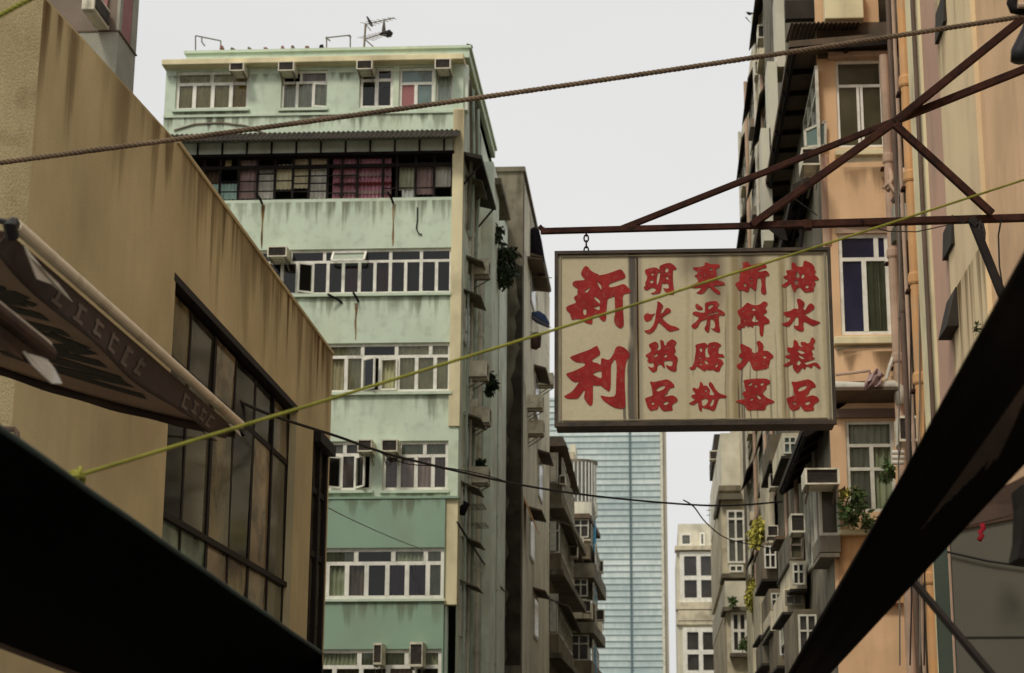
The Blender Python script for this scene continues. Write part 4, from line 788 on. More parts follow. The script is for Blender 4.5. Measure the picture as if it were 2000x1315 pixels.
# pale tenement beyond the bay building
T2 = thing('pale_tenement', 'tall pale tenement beyond the pink bays with dark projecting canopies near the roofline', 'building', (4.5, 58, 0))
X2 = 3.3; z2t = 25.6
MB().box(X2, 10, 48.2, 66, 0, z2t).build('wall', M['pale'], T2)
for k in range(8):
    z = 24.2 - k * 2.9
    for j, y0 in enumerate((49.0, 54.6, 60.4)):
        xc = 2.98 + .05 * ((k + j) % 3); ln_ = 3.6 + .5 * ((k * 2 + j) % 3); dp = .42 + .12 * (j % 2)
        MB().hexa([(xc, y0, z - dp), (X2, y0, z), (X2, y0, z + .1), (xc, y0, z - dp + .07), (xc, y0 + ln_, z - dp), (X2, y0 + ln_, z), (X2, y0 + ln_, z + .1), (xc, y0 + ln_, z - dp + .07)]).build('canopy', M['corr_dark'], T2)
        xwin(T2, X2, y0 + .5, y0 + ln_ - .4, z - 1.75, z - .3, 3, pane=('pane_dark', 'pane_olive')[j % 2])
        MB().box(X2 - .22, X2, y0 + .3, y0 + 1.6, z - 2.0, z - 1.72).build('flower_rack', M['bracket' if j % 2 else 'pale'], T2)
    MB().box(X2 - .05, X2, 48.2, 66, z - 2.2, z - 2.0).build('string_course', M['grime_shade'], T2)
for (px, ya, yb_) in ((1527, -20, 130), (1512, 120, 300), (1500, 250, 470)):
    b = MB(); pb(b, px - 11, ya, px + 8, yb_, 40.5, 1.0); b.build('pier', M['white_far'], T2)
rl2 = MB()
for k, yy_ in enumerate((50.6, 53.9, 59.6, 64.5)): MB().tube([(X2 - .08, yy_, 0), (X2 - .08, yy_, z2t)], .06, 8).build('drain_pipe', M['pipe_white' if k % 2 else 'pipe_pink'], T2)
for (px, ya, yb_, Y_) in ((1493, 0, 46, 52), (1487, 92, 150, 56), (1481, 150, 184, 58), (1466, 268, 322, 64), (1462, 322, 372, 66)):
    b = MB(); pb(b, px - 10, ya, px + 14, yb_, Y_, 2.2); b.build('canopy', M['corr_dark'], T2)
dr = MB()
for k in range(5): 
    x = at(1452 + 7 * k, 380, 66).x; dr.box(x, x + .04, 66, 66.04, at(1460, 402, 66).z, at(1460, 374, 66).z)
for yv in (374, 388, 402): dr.box(at(1451, yv, 66).x, at(1481, yv, 66).x, 66, 66.04, at(1460, yv, 66).z - .03, at(1460, yv, 66).z + .03)
dr.build('drying_rack', M['wire'], T2)
# cream tenement with small bays, lower right of the street
T3 = thing('cream_tenement', 'cream tenement far down the right side with small projecting bays, pipes and dirty sills', 'building', (5, 90, 0))
z3 = at(1450, 600, 76).z
MB().box(at(1482, 1000, 76).x, 12, 76, 118, 0, z3).build('wall', M['pale'], T3)
for (x0, x1, y0, y1, Y_, d_, m_) in ((1408, 1450, 846, 955, 92, 20, 'white_far'), (1395, 1412, 848, 880, 100, 10, 'corr_dark'), (1410, 1462, 966, 1125, 84, 18, 'pale'), (1416, 1462, 1135, 1192, 82, 20, 'white_far'), (1420, 1466, 1192, 1340, 81, 20, 'pale'), (1465, 1482, 846, 1010, 80, 3, 'mould_shade'), (1484, 1504, 850, 1010, 70, 2, 'pale'), (1500, 1530, 846, 905, 70, 2, 'grey_conc'), (1460, 1510, 966, 1000, 78, 2, 'grime_shade')):
    b = MB(); pb(b, x0, y0, x1, y1, Y_, d_); b.build('bay', M[m_], T3)  # the black strip paints the shade of a gap between bays
swin(T3, 1420, 996, 1455, 1100, 83.8, 2, (.17, .55), 'white', 'pane_grey', .09, .15); swin(T3, 1428, 1195, 1460, 1275, 80.8, 2, (.46,), 'white', 'pane_dark', .12, .15)
swin(T3, 1424, 1103, 1452, 1118, 83.8, 2, None, 'white', 'pane_grey', .08, .1)
for q_ in ((1404, 948, 1456, 958, 91.5, 10), (1410, 1120, 1466, 1128, 83.4, 3), (1412, 1185, 1468, 1193, 80.5, 3), (1426, 1276, 1464, 1283, 80.5, 2), (1404, 964, 1450, 975, 83.5, 6)): pb(MB(), *q_).build('sill', M['grime_shade'], T3)
# pale jumble of enclosed balconies below the sign on the right
T4 = thing('enclosed_balcony_stack', 'stack of enclosed balconies and shabby window boxes below the hanging sign', 'balcony stack', (3.6, 60, 0))
pcs = [(1504, 1530, 848, 900, 58, 'grey_conc'), (1528, 1560, 846, 890, 56, 'pale'), (1500, 1512, 900, 1060, 60, 'pale'), (1490, 1520, 1060, 1130, 58, 'grey_conc'), (1540, 1570, 1040, 1100, 50, 'grime_shade'), (1503, 1530, 1150, 1222, 54, 'grey_conc'), (1530, 1572, 1150, 1195, 52, 'pale'), (1484, 1500, 1130, 1240, 62, 'pale'), (1520, 1545, 1225, 1300, 55, 'grey_conc'), (1490, 1515, 1250, 1295, 58, 'grime_shade'), (1506, 1534, 1192, 1232, 53, 'pale'), (1545, 1575, 1095, 1150, 50, 'pale'), (1470, 1484, 1170, 1315, 66, 'pale'), (1556, 1600, 1190, 1330, 49, 'grey_conc')]
def yfit(x1, Y_, py=1080): return min(Y_, atx(x1, py, .97 * xbl).y)
for (x0, x1, y0, y1, Y_, m_) in pcs:
    Y_ = yfit(x1, Y_, (y0 + y1) / 2); b = MB(); pb(b, x0, y0, x1, y1, Y_, 3.5); b.build('window_box', M[m_], T4)
    sb_ = MB(); pb(sb_, x0 - 2, y1, x1 + 2, y1 + 5, Y_ - .15, 3.6); sb_.build('balcony_slab', M['mould_shade'], T4)
for (x0, y0, x1, y1, Y_, n, pn) in ((1506, 1158, 1528, 1190, 53.8, 2, 'pane_grey'), (1534, 1152, 1568, 1182, 51.8, 2, 'pane_grey'), (1493, 1066, 1516, 1110, 57.8, 2, 'pane_dark'), (1543, 1046, 1568, 1092, 49.8, 1, 'pane_olive'), (1548, 1100, 1572, 1142, 49.8, 2, 'pane_dark'), (1523, 1232, 1543, 1280, 54.8, 2, 'pane_dark'), (1560, 1200, 1596, 1280, 48.8, 2, 'pane_dark'), (1530, 852, 1556, 886, 55.8, 2, 'pane_teal')):
    swin(T4, x0, y0, x1, y1, yfit(x1 + 4, Y_, (y0 + y1) / 2) - .2, n, .4, ('alu', 'bracket', 'white')[int(x0) % 3], pn, .035, .12)
MB().box(at(1470, 1100, 70).x, 9, 68.2, 75.8, 0, at(1500, 700, 70).z).build('wall', M['grey_conc'], T4)
for (px, y0, y1, Y_) in ((1497, 848, 1060, 57), (1537, 900, 1150, 49.5), (1501, 1130, 1315, 57), (1556, 930, 1030, 48.5), (1478, 1010, 1315, 65)):
    Y_ = yfit(px + 4, Y_, (y0 + y1) / 2) - .3; x = at(px, (y0 + y1) / 2, Y_).x; MB().tube([(x, Y_, at(px, y1, Y_).z), (x, Y_, at(px, y0, Y_).z)], .05, 8).build('drain_pipe', M['pipe_pink'], T4)
for (px, py, wd, hh) in ((1500, 1150, 2.4, 1.8), (1540, 1130, 2.2, 1.6), (1530, 1270, 2.2, 1.8)):
    p = atx(px, py, xbl); MB().box(xbl - .35, xbl + .02, p.y - wd / 2, p.y + wd / 2, p.z + hh / 2, p.z + hh / 2 + .08).build('window_hood', M['corr'], bay); xwin(bay, xbl, p.y - wd / 2, p.y + wd / 2, p.z - hh / 2, p.z + hh / 2, 3, pane='pane_dark')
drip(pink, (XW + .06, yW(1995), 14.5), (XW + .06, y20, 14.5), 3.5, (-1, 0, 0), 'drip_rust'); drip(pink, (XW, y20, 12.5), (XW, y18, 12.5), 2.6, (-1, 0, 0), 'drip'); drip(pink, (XW, y20, 8.2), (XW, y18, 8.2), 2.2, (-1, 0, 0), 'drip_rust')
for (X0_, X1_, z_, L_) in ((w1[0], w1[1], w1[2] - .45, .8), (w2[0], w2[1], w2[2] - .35, .7)): drip(bay, (X0_, YB - .17, z_), (X1_, YB - .17, z_), L_, (0, -1, 0), 'drip_rust')
# loose cables clipped down the recess between the pipes
for k, (px_, off) in enumerate(((1756, .6), (1779, .15), (1795, -.05), (1806, .0))):
    Yc = yW(1790) + off; rc = random.Random(k); P_ = [at(px_ + rc.uniform(-2.2, 2.2), 1300 - 130 * i, Yc - .1) for i in range(11)]
    MB().tube(P_, .012, 5).build('wall_cable', M['cable'] if k % 2 else M['wire'], pink)
# grey hoarding panel lower right
YH = 13.0
hp = thing('grey_hoarding', 'grey sheet metal hoarding with a green edge strip below the dark beam', 'hoarding', (2.6, YH, 0))
X0, X1 = at(1862, 1150, YH).x, at(2100, 1150, YH).x
MB().hexa([(X0, YH, 0), (X1, YH, 0), (X1, YH, at(2100, 985, YH).z), (X0, YH, at(1870, 1030, YH).z), (X0, YH + .06, 0), (X1, YH + .06, 0), (X1, YH + .06, at(2100, 985, YH).z), (X0, YH + .06, at(1870, 1030, YH).z)]).build('panel', M['grey_panel'], hp)
pb(MB(), 1834, 1040, 1861, 1500, YH + .03, .05).build('edge_strip', M['green_strip'], hp)
b = MB(); zl = at(1950, 1245, YH).z; b.box(at(1884, 1245, YH).x, X1, YH - .006, YH + .001, zl - .006, zl + .006)
b.tube([at(1850, 1078, YH - .03), at(1930, 1096, YH - .03), at(2100, 1120, YH - .03)], .008, 5); b.build('seam', M['cable'], hp)
MB().tube([at(1868, 1030, YH), at(2110, 982, YH)], .03, 8).build('top_rail', M['pipe_brown'], hp)
# ------------------------------------------------------------------ drain pipes on the right
def vpipe(px, py, Y, r, z0, z1, m, label, name='drain_pipe', joints=(), group='drain pipes down the pink buildings'):
    p = at(px, py, Y)
    t = thing(name, label, 'pipe', (p.x, Y, z0), group)
    MB().tube([(p.x, Y, z0), (p.x, Y, z1)], r, 12).build('pipe', M[m], t, smooth=False)
    for j in joints:
        z = at(px, j, Y).z; MB().tube([(p.x, Y, z - .09), (p.x, Y, z - .06), (p.x, Y, z + .06), (p.x, Y, z + .09)], [r * 1.15, r * 1.3, r * 1.3, r * 1.15], 12).build('collar', M[m], t)
        MB().box(p.x - r * 1.6, p.x + r * 1.6, Y - r * .3, Y + r * 1.8, z - .2, z - .16).build('clip', M['rust_steel'], t)
    return t
vpipe(1787, 500, yW(1788) - .12, .095, 0, 21, 'pipe_orange', 'thick orange drain pipe running full height beside the pink wall', joints=(160, 345, 545, 740, 1130))
vpipe(1748, 600, 32.6, .085, 0, 15.2, 'pipe_pink', 'pinkish pipe hugging the right edge of the tall white casements', joints=(310, 495, 700))
vpipe(1764, 640, yW(1788) + .9, .04, 0, 20, 'pipe_brown', 'thin brown pipe between the pinkish pipe and the thick orange pipe', joints=(600,))
vpipe(1774, 640, yW(1788) + .3, .03, 0, 20, 'pipe_pink', 'thin pale pipe touching the left side of the thick orange pipe')
vpipe(1812, 600, yW(1812) - .15, .035, 0, 21, 'pipe_brown', 'thin brown pipe immediately right of the thick orange pipe')
vpipe(1802, 300, yW(1802) - .12, .02, 8, 21, 'pipe_mint', 'thin bluish pipe in the gap right of the orange pipe, upper half only')
t = thing('waste_pipe', 'white horizontal waste pipe with a rag draped over it below the navy window', 'pipe', tuple(at(1690, 755, 32.5)))
MB().tube([at(1628, 754, 32.6), at(1700, 757, 32.5), at(1745, 752, 32.5), at(1757, 758, 32.5), at(1760, 790, 32.5)], .09, 10).build('pipe', M['pipe_white'], t, smooth=True)
MB().tube([at(1632, 732, 32.7), at(1700, 724, 32.6)], .03, 6).build('branch_pipe', M['pipe_pink'], t)
MB().tube([at(1731, 742, 32.5), at(1738, 715, 32.5), at(1745, 695, 32.6)], .035, 6).build('branch_pipe', M['pipe_white'], t)
rg = MB(); A = at(1708, 728, 32.3)
def ragf(u, v): 
    p = at(1700 + 28 * u - 14 * v, 726 + 30 * v + 4 * math.sin(u * 9), 32.35); return p + Vector((0, .05 * math.sin(u * 14 + v * 5), .03 * math.sin(v * 11 + u * 4)))
tag(MB().grid(ragf, 14, 10).build('rag', CUR['mauve'], None, smooth=True, solid=.01), 'grey rag hanging over the white waste pipe', 'rag')
t = thing('junction_pipe', 'crooked branching pipe joint above the grey meter box', 'pipe', tuple(at(1748, 370, 32)))
MB().tube([at(1738, 330, 32.3), at(1742, 350, 32), at(1734, 372, 31.9), at(1726, 368, 31.9), at(1736, 358, 31.9), at(1752, 384, 31.9), at(1768, 366, 31.9), at(1766, 330, 32)], .045, 8).build('pipe', M['pipe_pink'], t, smooth=True)
MB().tube([at(1745, 395, 32), at(1752, 384, 31.9)], .06, 8).build('elbow', M['pipe_brown'], t)
t = thing('meter_box', 'small grey metal box fixed between the pipes above the navy window', 'box', tuple(at(1762, 420, 31.8)))
b = MB(); pb(b, 1746, 397, 1778, 440, 31.7, .35); b.build('casing', M['tile_grey'], t, bevel=.01)
b = MB(); pb(b, 1744, 444, 1776, 470, 31.7, .3); b.build('lower_casing', M['grey_panel'], t, bevel=.01)

# ------------------------------------------------------------------ air conditioners
def ac_proto():
    """window unit 0.62 wide, 0.42 high, 0.6 deep; its grille faces -Y, its back sits on y = 0"""
    t = thing('air_conditioner', 'x', 'air conditioner')
    b = MB().box(-.31, .31, -.6, 0, 0, .04).box(-.31, .31, -.6, 0, .38, .42).box(-.31, -.27, -.6, 0, .04, .38).box(.27, .31, -.6, 0, .04, .38)
    b.build('casing', M['ac'], t)
    b = MB().quad((-.27, -.55, .04), (.27, -.55, .04), (.27, -.55, .38), (-.27, -.55, .38))
    for k in range(9): b.box(-.27, .27, -.575, -.56, .065 + k * .035, .077 + k * .035)
    b.build('grille', M['ac_grille'], t)
    for q in (MB().bar((-.25, 0, -.32), (-.25, -.55, -.02), .03, .03).bar((-.25, 0, -.02), (-.25, -.58, -.02), .03, .03), MB().bar((.25, 0, -.32), (.25, -.55, -.02), .03, .03).bar((.25, 0, -.02), (.25, -.58, -.02), .03, .03)): q.build('bracket', M['bracket'], t)
    return t
AC0 = ac_proto(); first = [True]
def kids(o): return [c for c in bpy.data.objects if c.parent == o]
AC_KIDS = kids(AC0)
def put_ac(loc, rot, label, sx=1, sy=1, sz=1, group='window air conditioners'):
    if first[0]: o = AC0; first[0] = False; ks = AC_KIDS
    else:
        o = AC0.copy(); C.objects.link(o)
        for k in AC_KIDS:
            c = k.copy(); C.objects.link(c); c.parent = o; c.matrix_parent_inverse = Matrix()
    o.location = loc; o.rotation_euler = (0, 0, R(rot)); o.scale = (sx, sy, sz); o['label'] = label; o['group'] = group
    return o
def ac_front(x0, y0, x1, y1, Ywall, label, depth=.6, **k):
    if 1490 < x0 < 1600 and Ywall > 40 and y0 > 800: Ywall = yfit(x1 + 4, Ywall, y0)
    """front face fills the photo rectangle, body reaches back to the wall"""
    X0, X1, Z0, Z1 = prect(x0, y0, x1, y1, Ywall - depth)
    return put_ac(((X0 + X1) / 2, Ywall, Z0), 0, label, (X1 - X0) / .62, depth / .6, (Z1 - Z0) / .42, **k)
ac_front(448, 122, 476, 138, YG, 'air conditioner above the ochre curtains, leftmost on the top floor of the green block')
ac_front(543, 120, 574, 138, YG, 'air conditioner over the grey curtained window on the top floor')
ac_front(696, 117, 727, 135, YG, 'air conditioner above the dark open window at the top floor centre')
ac_front(849, 114, 880, 134, YG, 'air conditioner above the white curtain at the top floor corner')
ac_front(522, 481, 560, 501, YG, 'air conditioner at the left end of the long ribbon window beside the sloping beige wall', .7)
ac_front(698, 858, 726, 882, YG, 'air conditioner with its sill over the open casement, left of a pair below the cable', .7)
ac_front(745, 858, 776, 882, YG, 'air conditioner at the top left of the mauve curtained window, right of a pair', .7)
ac_front(729, 1256, 745, 1298, YL, 'tall narrow air conditioner standing left of its pair on the lowest visible window', .8)
ac_front(800, 1254, 825, 1302, YL, 'tall narrow air conditioner standing right of its pair on the lowest visible window', .8)
for (px, py, Y, lab) in ((921, 541, 52.4, 'air conditioner on a strut bracket beside the cream corner strip, third floor from the top'), (922, 740, 52.2, 'air conditioner on a strut bracket on the side wall level with the cream curtains'), (932, 946, 53.0, 'air conditioner on a bracket beside the small plant on the side wall'), (930, 829, 53.2, 'rust edged air conditioner on the side wall under a hanging cloth')):
    p = at(px, py, Y); put_ac((XR, Y, p.z), 90, lab, 1.1, 1.0, 1.1)
for (px, py, Y, lab) in ((1045, 755, 76, 'air conditioner near the sign edge on the side of the sooty building, upper'), (1032, 800, 69, 'air conditioner low on the pale side of the sooty building above the balconies'), (1036, 850, 69.5, 'slatted air conditioner just above the grey balcony roof')):
    p = at(px, py, Y); put_ac((xd1 + .02, Y, p.z), 90, lab, 1.2, 1.0, 1.2)
ac_front(1093, 928, 1104, 946, 84.6, 'small air conditioner beside the top balcony window of the grey tenement', .8)
ac_front(1112, 1066, 1128, 1088, 92, 'air conditioner hung under the second balcony of the grey tenement', .8)
ac_front(1136, 1172, 1154, 1196, 106, 'pale air conditioner against the brown tenement below the blue pipe', .8)
ac_front(1170, 1095, 1178, 1118, 118, 'tiny air conditioner silhouetted against the glass tower', .8)
ac_front(1158, 1190, 1180, 1212, 112, 'air conditioner on a tilted bracket against the glass tower, lower', .8)
# right side
ac_front(1566, 288, 1602, 322, YB - .2, 'air conditioner beside the open pane left of the upper casement window', .7)
ac_front(1572, 914, 1640, 946, YB - .3, 'wide air conditioner with crossed bracket under the dark lower canopy', .8)
ac_front(1756, 812, 1792, 862, 31.6, 'greenish air conditioner on a ledge beside the thick orange pipe', .6)
ac_front(1545, 1003, 1572, 1040, 48, 'pale air conditioner below the tip of the dark lower canopy', .7)
ac_front(1499, 1026, 1520, 1048, 58, 'air conditioner under the yellowish creeper below the sign', .7)
ac_front(1504, 925, 1520, 952, 62, 'air conditioner with a round fan beneath the sign, beside a mossy pipe', .7)
ac_front(1480, 48, 1506, 74, 50.5, 'air conditioner under the highest canopy of the pale tenement', .7)
ac_front(1474, 118, 1500, 146, 54, 'air conditioner under the second highest canopy of the pale tenement', .7)
ac_front(1458, 322, 1484, 345, 61, 'air conditioner under the canopy above the drying rack on the pale tenement', .7)
ac_front(1386, 880, 1402, 898, 100, 'air conditioner under the dark hood at the far end of the cream tenement', .7)
ac_front(1530, 1225, 1552, 1258, 52, 'air conditioner among the lower enclosed balconies on the right', .7)
ac_front(1572, 958, 1592, 985, 40, 'air conditioner in the shade under the wide unit on the right', .7)
t = thing('air_conditioner', 'white louvred air conditioner on the red striped block behind the beige wall', 'air conditioner', tuple(at(190, 40, ty0 - .6)), 'window air conditioners')
X0, X1 = at(176, 40, ty0 - .5).x, at(201, 40, ty0 - .5).x; Zt, Zb = at(182, 4, ty0 - .5).z, at(196, 62, ty0).z
MB().box(X0, X1, ty0 - 1.1, ty0 - .05, Zb, Zt).build('casing', M['ac'], t, bevel=.02)
b = MB().quad((X1 + .004, ty0 - 1.05, Zb + .05), (X1 + .004, ty0 - .12, Zb + .05), (X1 + .004, ty0 - .12, Zt - .06), (X1 + .004, ty0 - 1.05, Zt - .06))
for k in range(7): z = Zb + .1 + k * (Zt - Zb - .2) / 6; b.box(X1 + .005, X1 + .02, ty0 - 1.05, ty0 - .12, z - .012, z + .012)
b.build('grille', M['ac_grille'], t)

# ------------------------------------------------------------------ the hanging sign
YS = 15.8
sx0, sx1, sz0, sz1 = prect(1083, 487, 1628, 831, YS)
sgn = thing('shop_sign', 'cream hanging light box sign with large red chinese characters and brown water stains', 'sign', ((sx0 + sx1) / 2, YS, (sz0 + sz1) / 2))
TH = .34
MB().box(sx0 + .01, sx1 - .01, YS + .03, YS + TH, sz0 + .01, sz1 - .01).build('box', M['sign_frame'], sgn)
e_ = .028
m = bpy.data.materials.new('sign_acrylic'); m.use_nodes = True; t = m.node_tree; l = t.links.new; bs = t.nodes['Principled BSDF']; bs.inputs['Roughness'].default_value = .45
g = t.nodes.new('ShaderNodeNewGeometry'); sp = t.nodes.new('ShaderNodeSeparateXYZ'); l(g.outputs['Position'], sp.inputs[0])
def mth(op, a, b_=None):
    n = t.nodes.new('ShaderNodeMath'); n.operation = op
    for i, v in enumerate((a, b_)):
        if v is None: continue
        if isinstance(v, (int, float)): n.inputs[i].default_value = v
        else: l(v, n.inputs[i])
    return n.outputs[0]
def nze(scale, sc, det=4):
    mpp = t.nodes.new('ShaderNodeMapping'); mpp.inputs['Scale'].default_value = sc; l(g.outputs['Position'], mpp.inputs[0]); n = t.nodes.new('ShaderNodeTexNoise'); n.inputs['Scale'].default_value = scale; n.inputs['Detail'].default_value = det; l(mpp.outputs[0], n.inputs['Vector']); return n.outputs['Fac']
wob = nze(1.0, (.5, 0, 1.1)); Xw = mth('ADD', sp.outputs[0], mth('MULTIPLY', mth('SUBTRACT', wob, .5), .10))
Zr = mth('DIVIDE', mth('SUBTRACT', sp.outputs[2], sz0), sz1 - sz0)      # 0 bottom, 1 top
col = None
def blend(c, fac, target):
    x = t.nodes.new('ShaderNodeMix'); x.data_type = 'RGBA'; l(fac, x.inputs['Factor']); x.inputs['B'].default_value = (*target, 1)
    if isinstance(c, tuple): x.inputs['A'].default_value = (*c, 1)
    else: l(c, x.inputs['A'])
    return x.outputs['Result']
def smooth(v, lo, hi):
    n = t.nodes.new('ShaderNodeMapRange'); n.interpolation_type = 'SMOOTHSTEP'; n.inputs[1].default_value = lo; n.inputs[2].default_value = hi; l(v, n.inputs[0]); return n.outputs[0]
cl = blend((.50, .445, .285), smooth(nze(1.2, (1, 1, 1)), .3, .7), (.45, .39, .235))
cl = blend(cl, mth('MULTIPLY', smooth(nze(5, (1, 0, .06)), .45, .75), .45), (.38, .32, .19))
cl = blend(cl, mth('MULTIPLY', smooth(nze(30, (1, 1, 1)), .3, .8), .25), (.30, .26, .15))
fx = lambda px: at(px, 660, YS).x
def band(px, wpx, z0, z1, strength, target, soft=.5, fade=.15):
    global cl
    d = mth('ABSOLUTE', mth('SUBTRACT', Xw, fx(px))); hw = wpx / 2 / F * YS * .97
    n = t.nodes.new('ShaderNodeMapRange'); n.interpolation_type = 'SMOOTHSTEP'; n.inputs[1].default_value = hw; n.inputs[2].default_value = hw * (1 - soft); l(d, n.inputs[0])
    zf = mth('MULTIPLY', smooth(Zr, z0 - fade, z0 + .02), smooth(mth('SUBTRACT', 1, Zr), 1 - z1 - fade, 1 - z1 + .02))
    cl = blend(cl, mth('MULTIPLY', mth('MULTIPLY', n.outputs[0], zf), strength), target)
OC = (.22, .16, .06); DK = (.035, .024, .014); MD = (.12, .085, .045)
band(1246, 30, 0, 1, .75, OC, .8); band(1436, 28, 0, .95, .85, OC, .8); band(1530, 22, 0, .9, .75, OC, .8); band(1419, 12, 0, .7, .5, OC, .8); band(1342, 14, 0, .9, .25, OC, .9); band(1612, 12, 0, 1, .4, OC, .8)
band(1237, 22, .58, 1.1, .95, DK, .6, .25); band(1240, 9, .0, .72, .85, MD, .7); band(1232, 17, -.1, .42, .9, DK, .5, .12); band(1219, 9, -.1, .12, .8, DK, .6, .06); band(1252, 7, 0, .95, .8, (.3, .27, .2), .5)
band(1395, 70, .80, 1.1, .85, MD, .9, .25); band(1465, 70, .86, 1.1, .95, MD, .9, .2); band(1350, 80, .9, 1.1, .7, MD, .9, .14); band(1556, 30, .80, 1.1, .9, MD, .8, .15)
for (px, wv, a_, c_, s_) in ((1446, 6, -.1, .85, .75), (1475, 5, .05, .85, .5), (1462, 4, -.1, .3, .7), (1440, 5, -.1, .2, .8), (1450, 5, -.1, .18, .8), (1502, 7, -.1, .25, .5), (1514, 4, .0, .5, .3), (1530, 4, .1, .8, .55), (1537, 4, .0, .8, .5), (1553, 4, .55, .8, .5), (1546, 8, -.1, .15, .6), (1415, 4, .05, .55, .5), (1352, 4, .3, .6, .3), (1595, 16, .1, 1, .2)): band(px, wv, a_, c_, s_, DK, .7, .08)
edge = smooth(mth('ABSOLUTE', mth('SUBTRACT', Zr, .5)), .455, .49); cl = blend(cl, mth('MULTIPLY', edge, mth('ADD', .25, mth('MULTIPLY', nze(4, (1, 1, .3)), .5))), MD)
l(cl, bs.inputs['Base Color']); M['sign_face'] = m
fa = MB().quad((sx0 + e_, YS + .02, sz0 + e_), (sx1 - e_, YS + .02, sz0 + e_), (sx1 - e_, YS + .02, sz1 - e_), (sx0 + e_, YS + .02, sz1 - e_)).build('face', m, sgn)
fr_ = MB().box(sx0, sx1, YS - .012, YS + .05, sz1 - .03, sz1).box(sx0, sx1, YS - .012, YS + .05, sz0, sz0 + .036).box(sx0, sx0 + .028, YS - .010, YS + .05, sz0 + .036, sz1 - .03).box(sx1 - .028, sx1, YS - .010, YS + .05, sz0 + .036, sz1 - .03)
fr_.build('frame', M['sign_frame'], sgn)
M['trim'] = mat('sign_trim', (.26, .22, .14), .6, .2, 4, stain=((.05, .035, .02), .7, 4), metal=.2, bump=0)
MB().box(sx0 + .045, sx0 + .058, YS + .005, YS + .03, sz0 + .05, sz1 - .045).box(sx1 - .060, sx1 - .045, YS + .005, YS + .03, sz0 + .05, sz1 - .045).box(sx0 + .07, sx1 - .075, YS + .006, YS + .03, sz0 + .05, sz0 + .06).box(sx0 + .07, sx1 - .075, YS + .006, YS + .03, sz1 - .055, sz1 - .045).build('inner_trim', M['trim'], sgn)
MB().box(fx(1244.5), fx(1247), YS + .012, YS + .022, sz0 + .068, sz1 - .062).build('panel_seam', M['rust_steel'], sgn)
GL = {}   # lettering: outlines traced as strokes run together, holes listed after the outline
def G(name, ox, oy, sc, outline, *rest): GL[name] = (ox, oy, sc, outline, rest)
k1, k2 = 150 / 1315, 90 / 740
G('xin', 1095, 510, k1, [(440,75),(480,105),(510,150),(570,190),(640,215),(655,238),(780,215),(900,175),(1010,130),(1055,150),(1090,200),(1112,245),(1095,290),(1000,320),(815,388),(838,448),(950,425),(1060,385),(1110,400),(1160,450),(1203,500),(1195,535),(1070,560),(1062,620),(1064,800),(1080,1000),(1075,1110),(1030,1150),(960,1115),(915,1040),(915,960),(932,900),(930,760),(922,600),(900,600),(800,640),(795,700),(785,800),(780,950),(765,1015),(730,1027),(690,1000),(640,930),(620,895),(545,925),(542,1050),(525,1078),(440,1055),(365,1010),(340,985),(260,985),(190,1005),(165,930),(160,890),(110,850),(85,790),(130,755),(250,715),(265,690),(235,650),(225,605),(290,570),(285,500),(300,470),(260,450),(200,405),(200,365),(240,330),(400,320),(415,305),(360,245),(345,205),(375,130),(410,85)],
  [(500,448),(415,508),(440,532),(475,505)], [(625,352),(685,400),(695,480),(660,430)], [(588,610),(655,650),(665,712),(635,692),(580,630)], [(545,765),(600,788),(655,755),(658,828),(605,812)], [(383,830),(432,820),(434,900),(400,912)])
G('li', 1095, 665, k1, [(625,85),(650,130),(675,190),(670,240),(560,310),(535,330),(555,370),(620,375),(680,415),(690,380),(690,310),(715,295),(790,325),(830,325),(870,280),(910,210),(940,120),(990,85),(1080,110),(1150,170),(1185,230),(1178,270),(1130,340),(1108,420),(1095,600),(1100,850),(1110,1000),(1110,1120),(1080,1165),(960,1160),(850,1110),(740,1030),(690,970),(680,935),(760,952),(850,965),(930,945),(945,880),(952,650),(960,450),(945,325),(925,315),(880,370),(860,420),(858,600),(855,800),(830,870),(780,845),(700,775),(680,765),(600,770),(552,755),(550,850),(550,1000),(545,1080),(515,1117),(470,1090),(420,1020),(395,975),(420,850),(395,850),(340,930),(290,990),(200,998),(100,988),(55,950),(90,930),(180,880),(260,790),(315,700),(230,708),(160,660),(100,590),(92,560),(200,530),(330,470),(415,425),(415,390),(390,375),(270,368),(190,320),(155,280),(200,260),(330,210),(500,150),(600,90)], [(560,570),(640,535),(688,530),(692,632),(640,615)])
G('ming', 1250, 500, k2, [(310,160),(370,125),(450,105),(500,110),(560,150),(592,200),(570,215),(530,215),(525,300),(530,430),(545,520),(550,595),(520,620),(450,600),(390,550),(370,495),(400,515),(445,520),(465,500),(460,460),(440,430),(380,440),(355,430),(350,480),(330,580),(300,595),(200,610),(170,590),(220,580),(255,550),(250,520),(210,500),(170,510),(130,540),(90,545),(60,520),(60,490),(90,470),(80,430),(110,370),(115,310),(80,270),(80,215),(150,190),(230,175),(280,190),(312,215)], [(405,220),(430,188),(458,210),(440,252),(415,248)], [(415,345),(435,322),(457,350),(440,372)], [(180,280),(205,268),(218,302),(190,302)], [(163,400),(190,383),(218,400),(190,432),(168,420)], [(288,285),(320,270),(305,380),(278,450),(270,400),(275,330)])
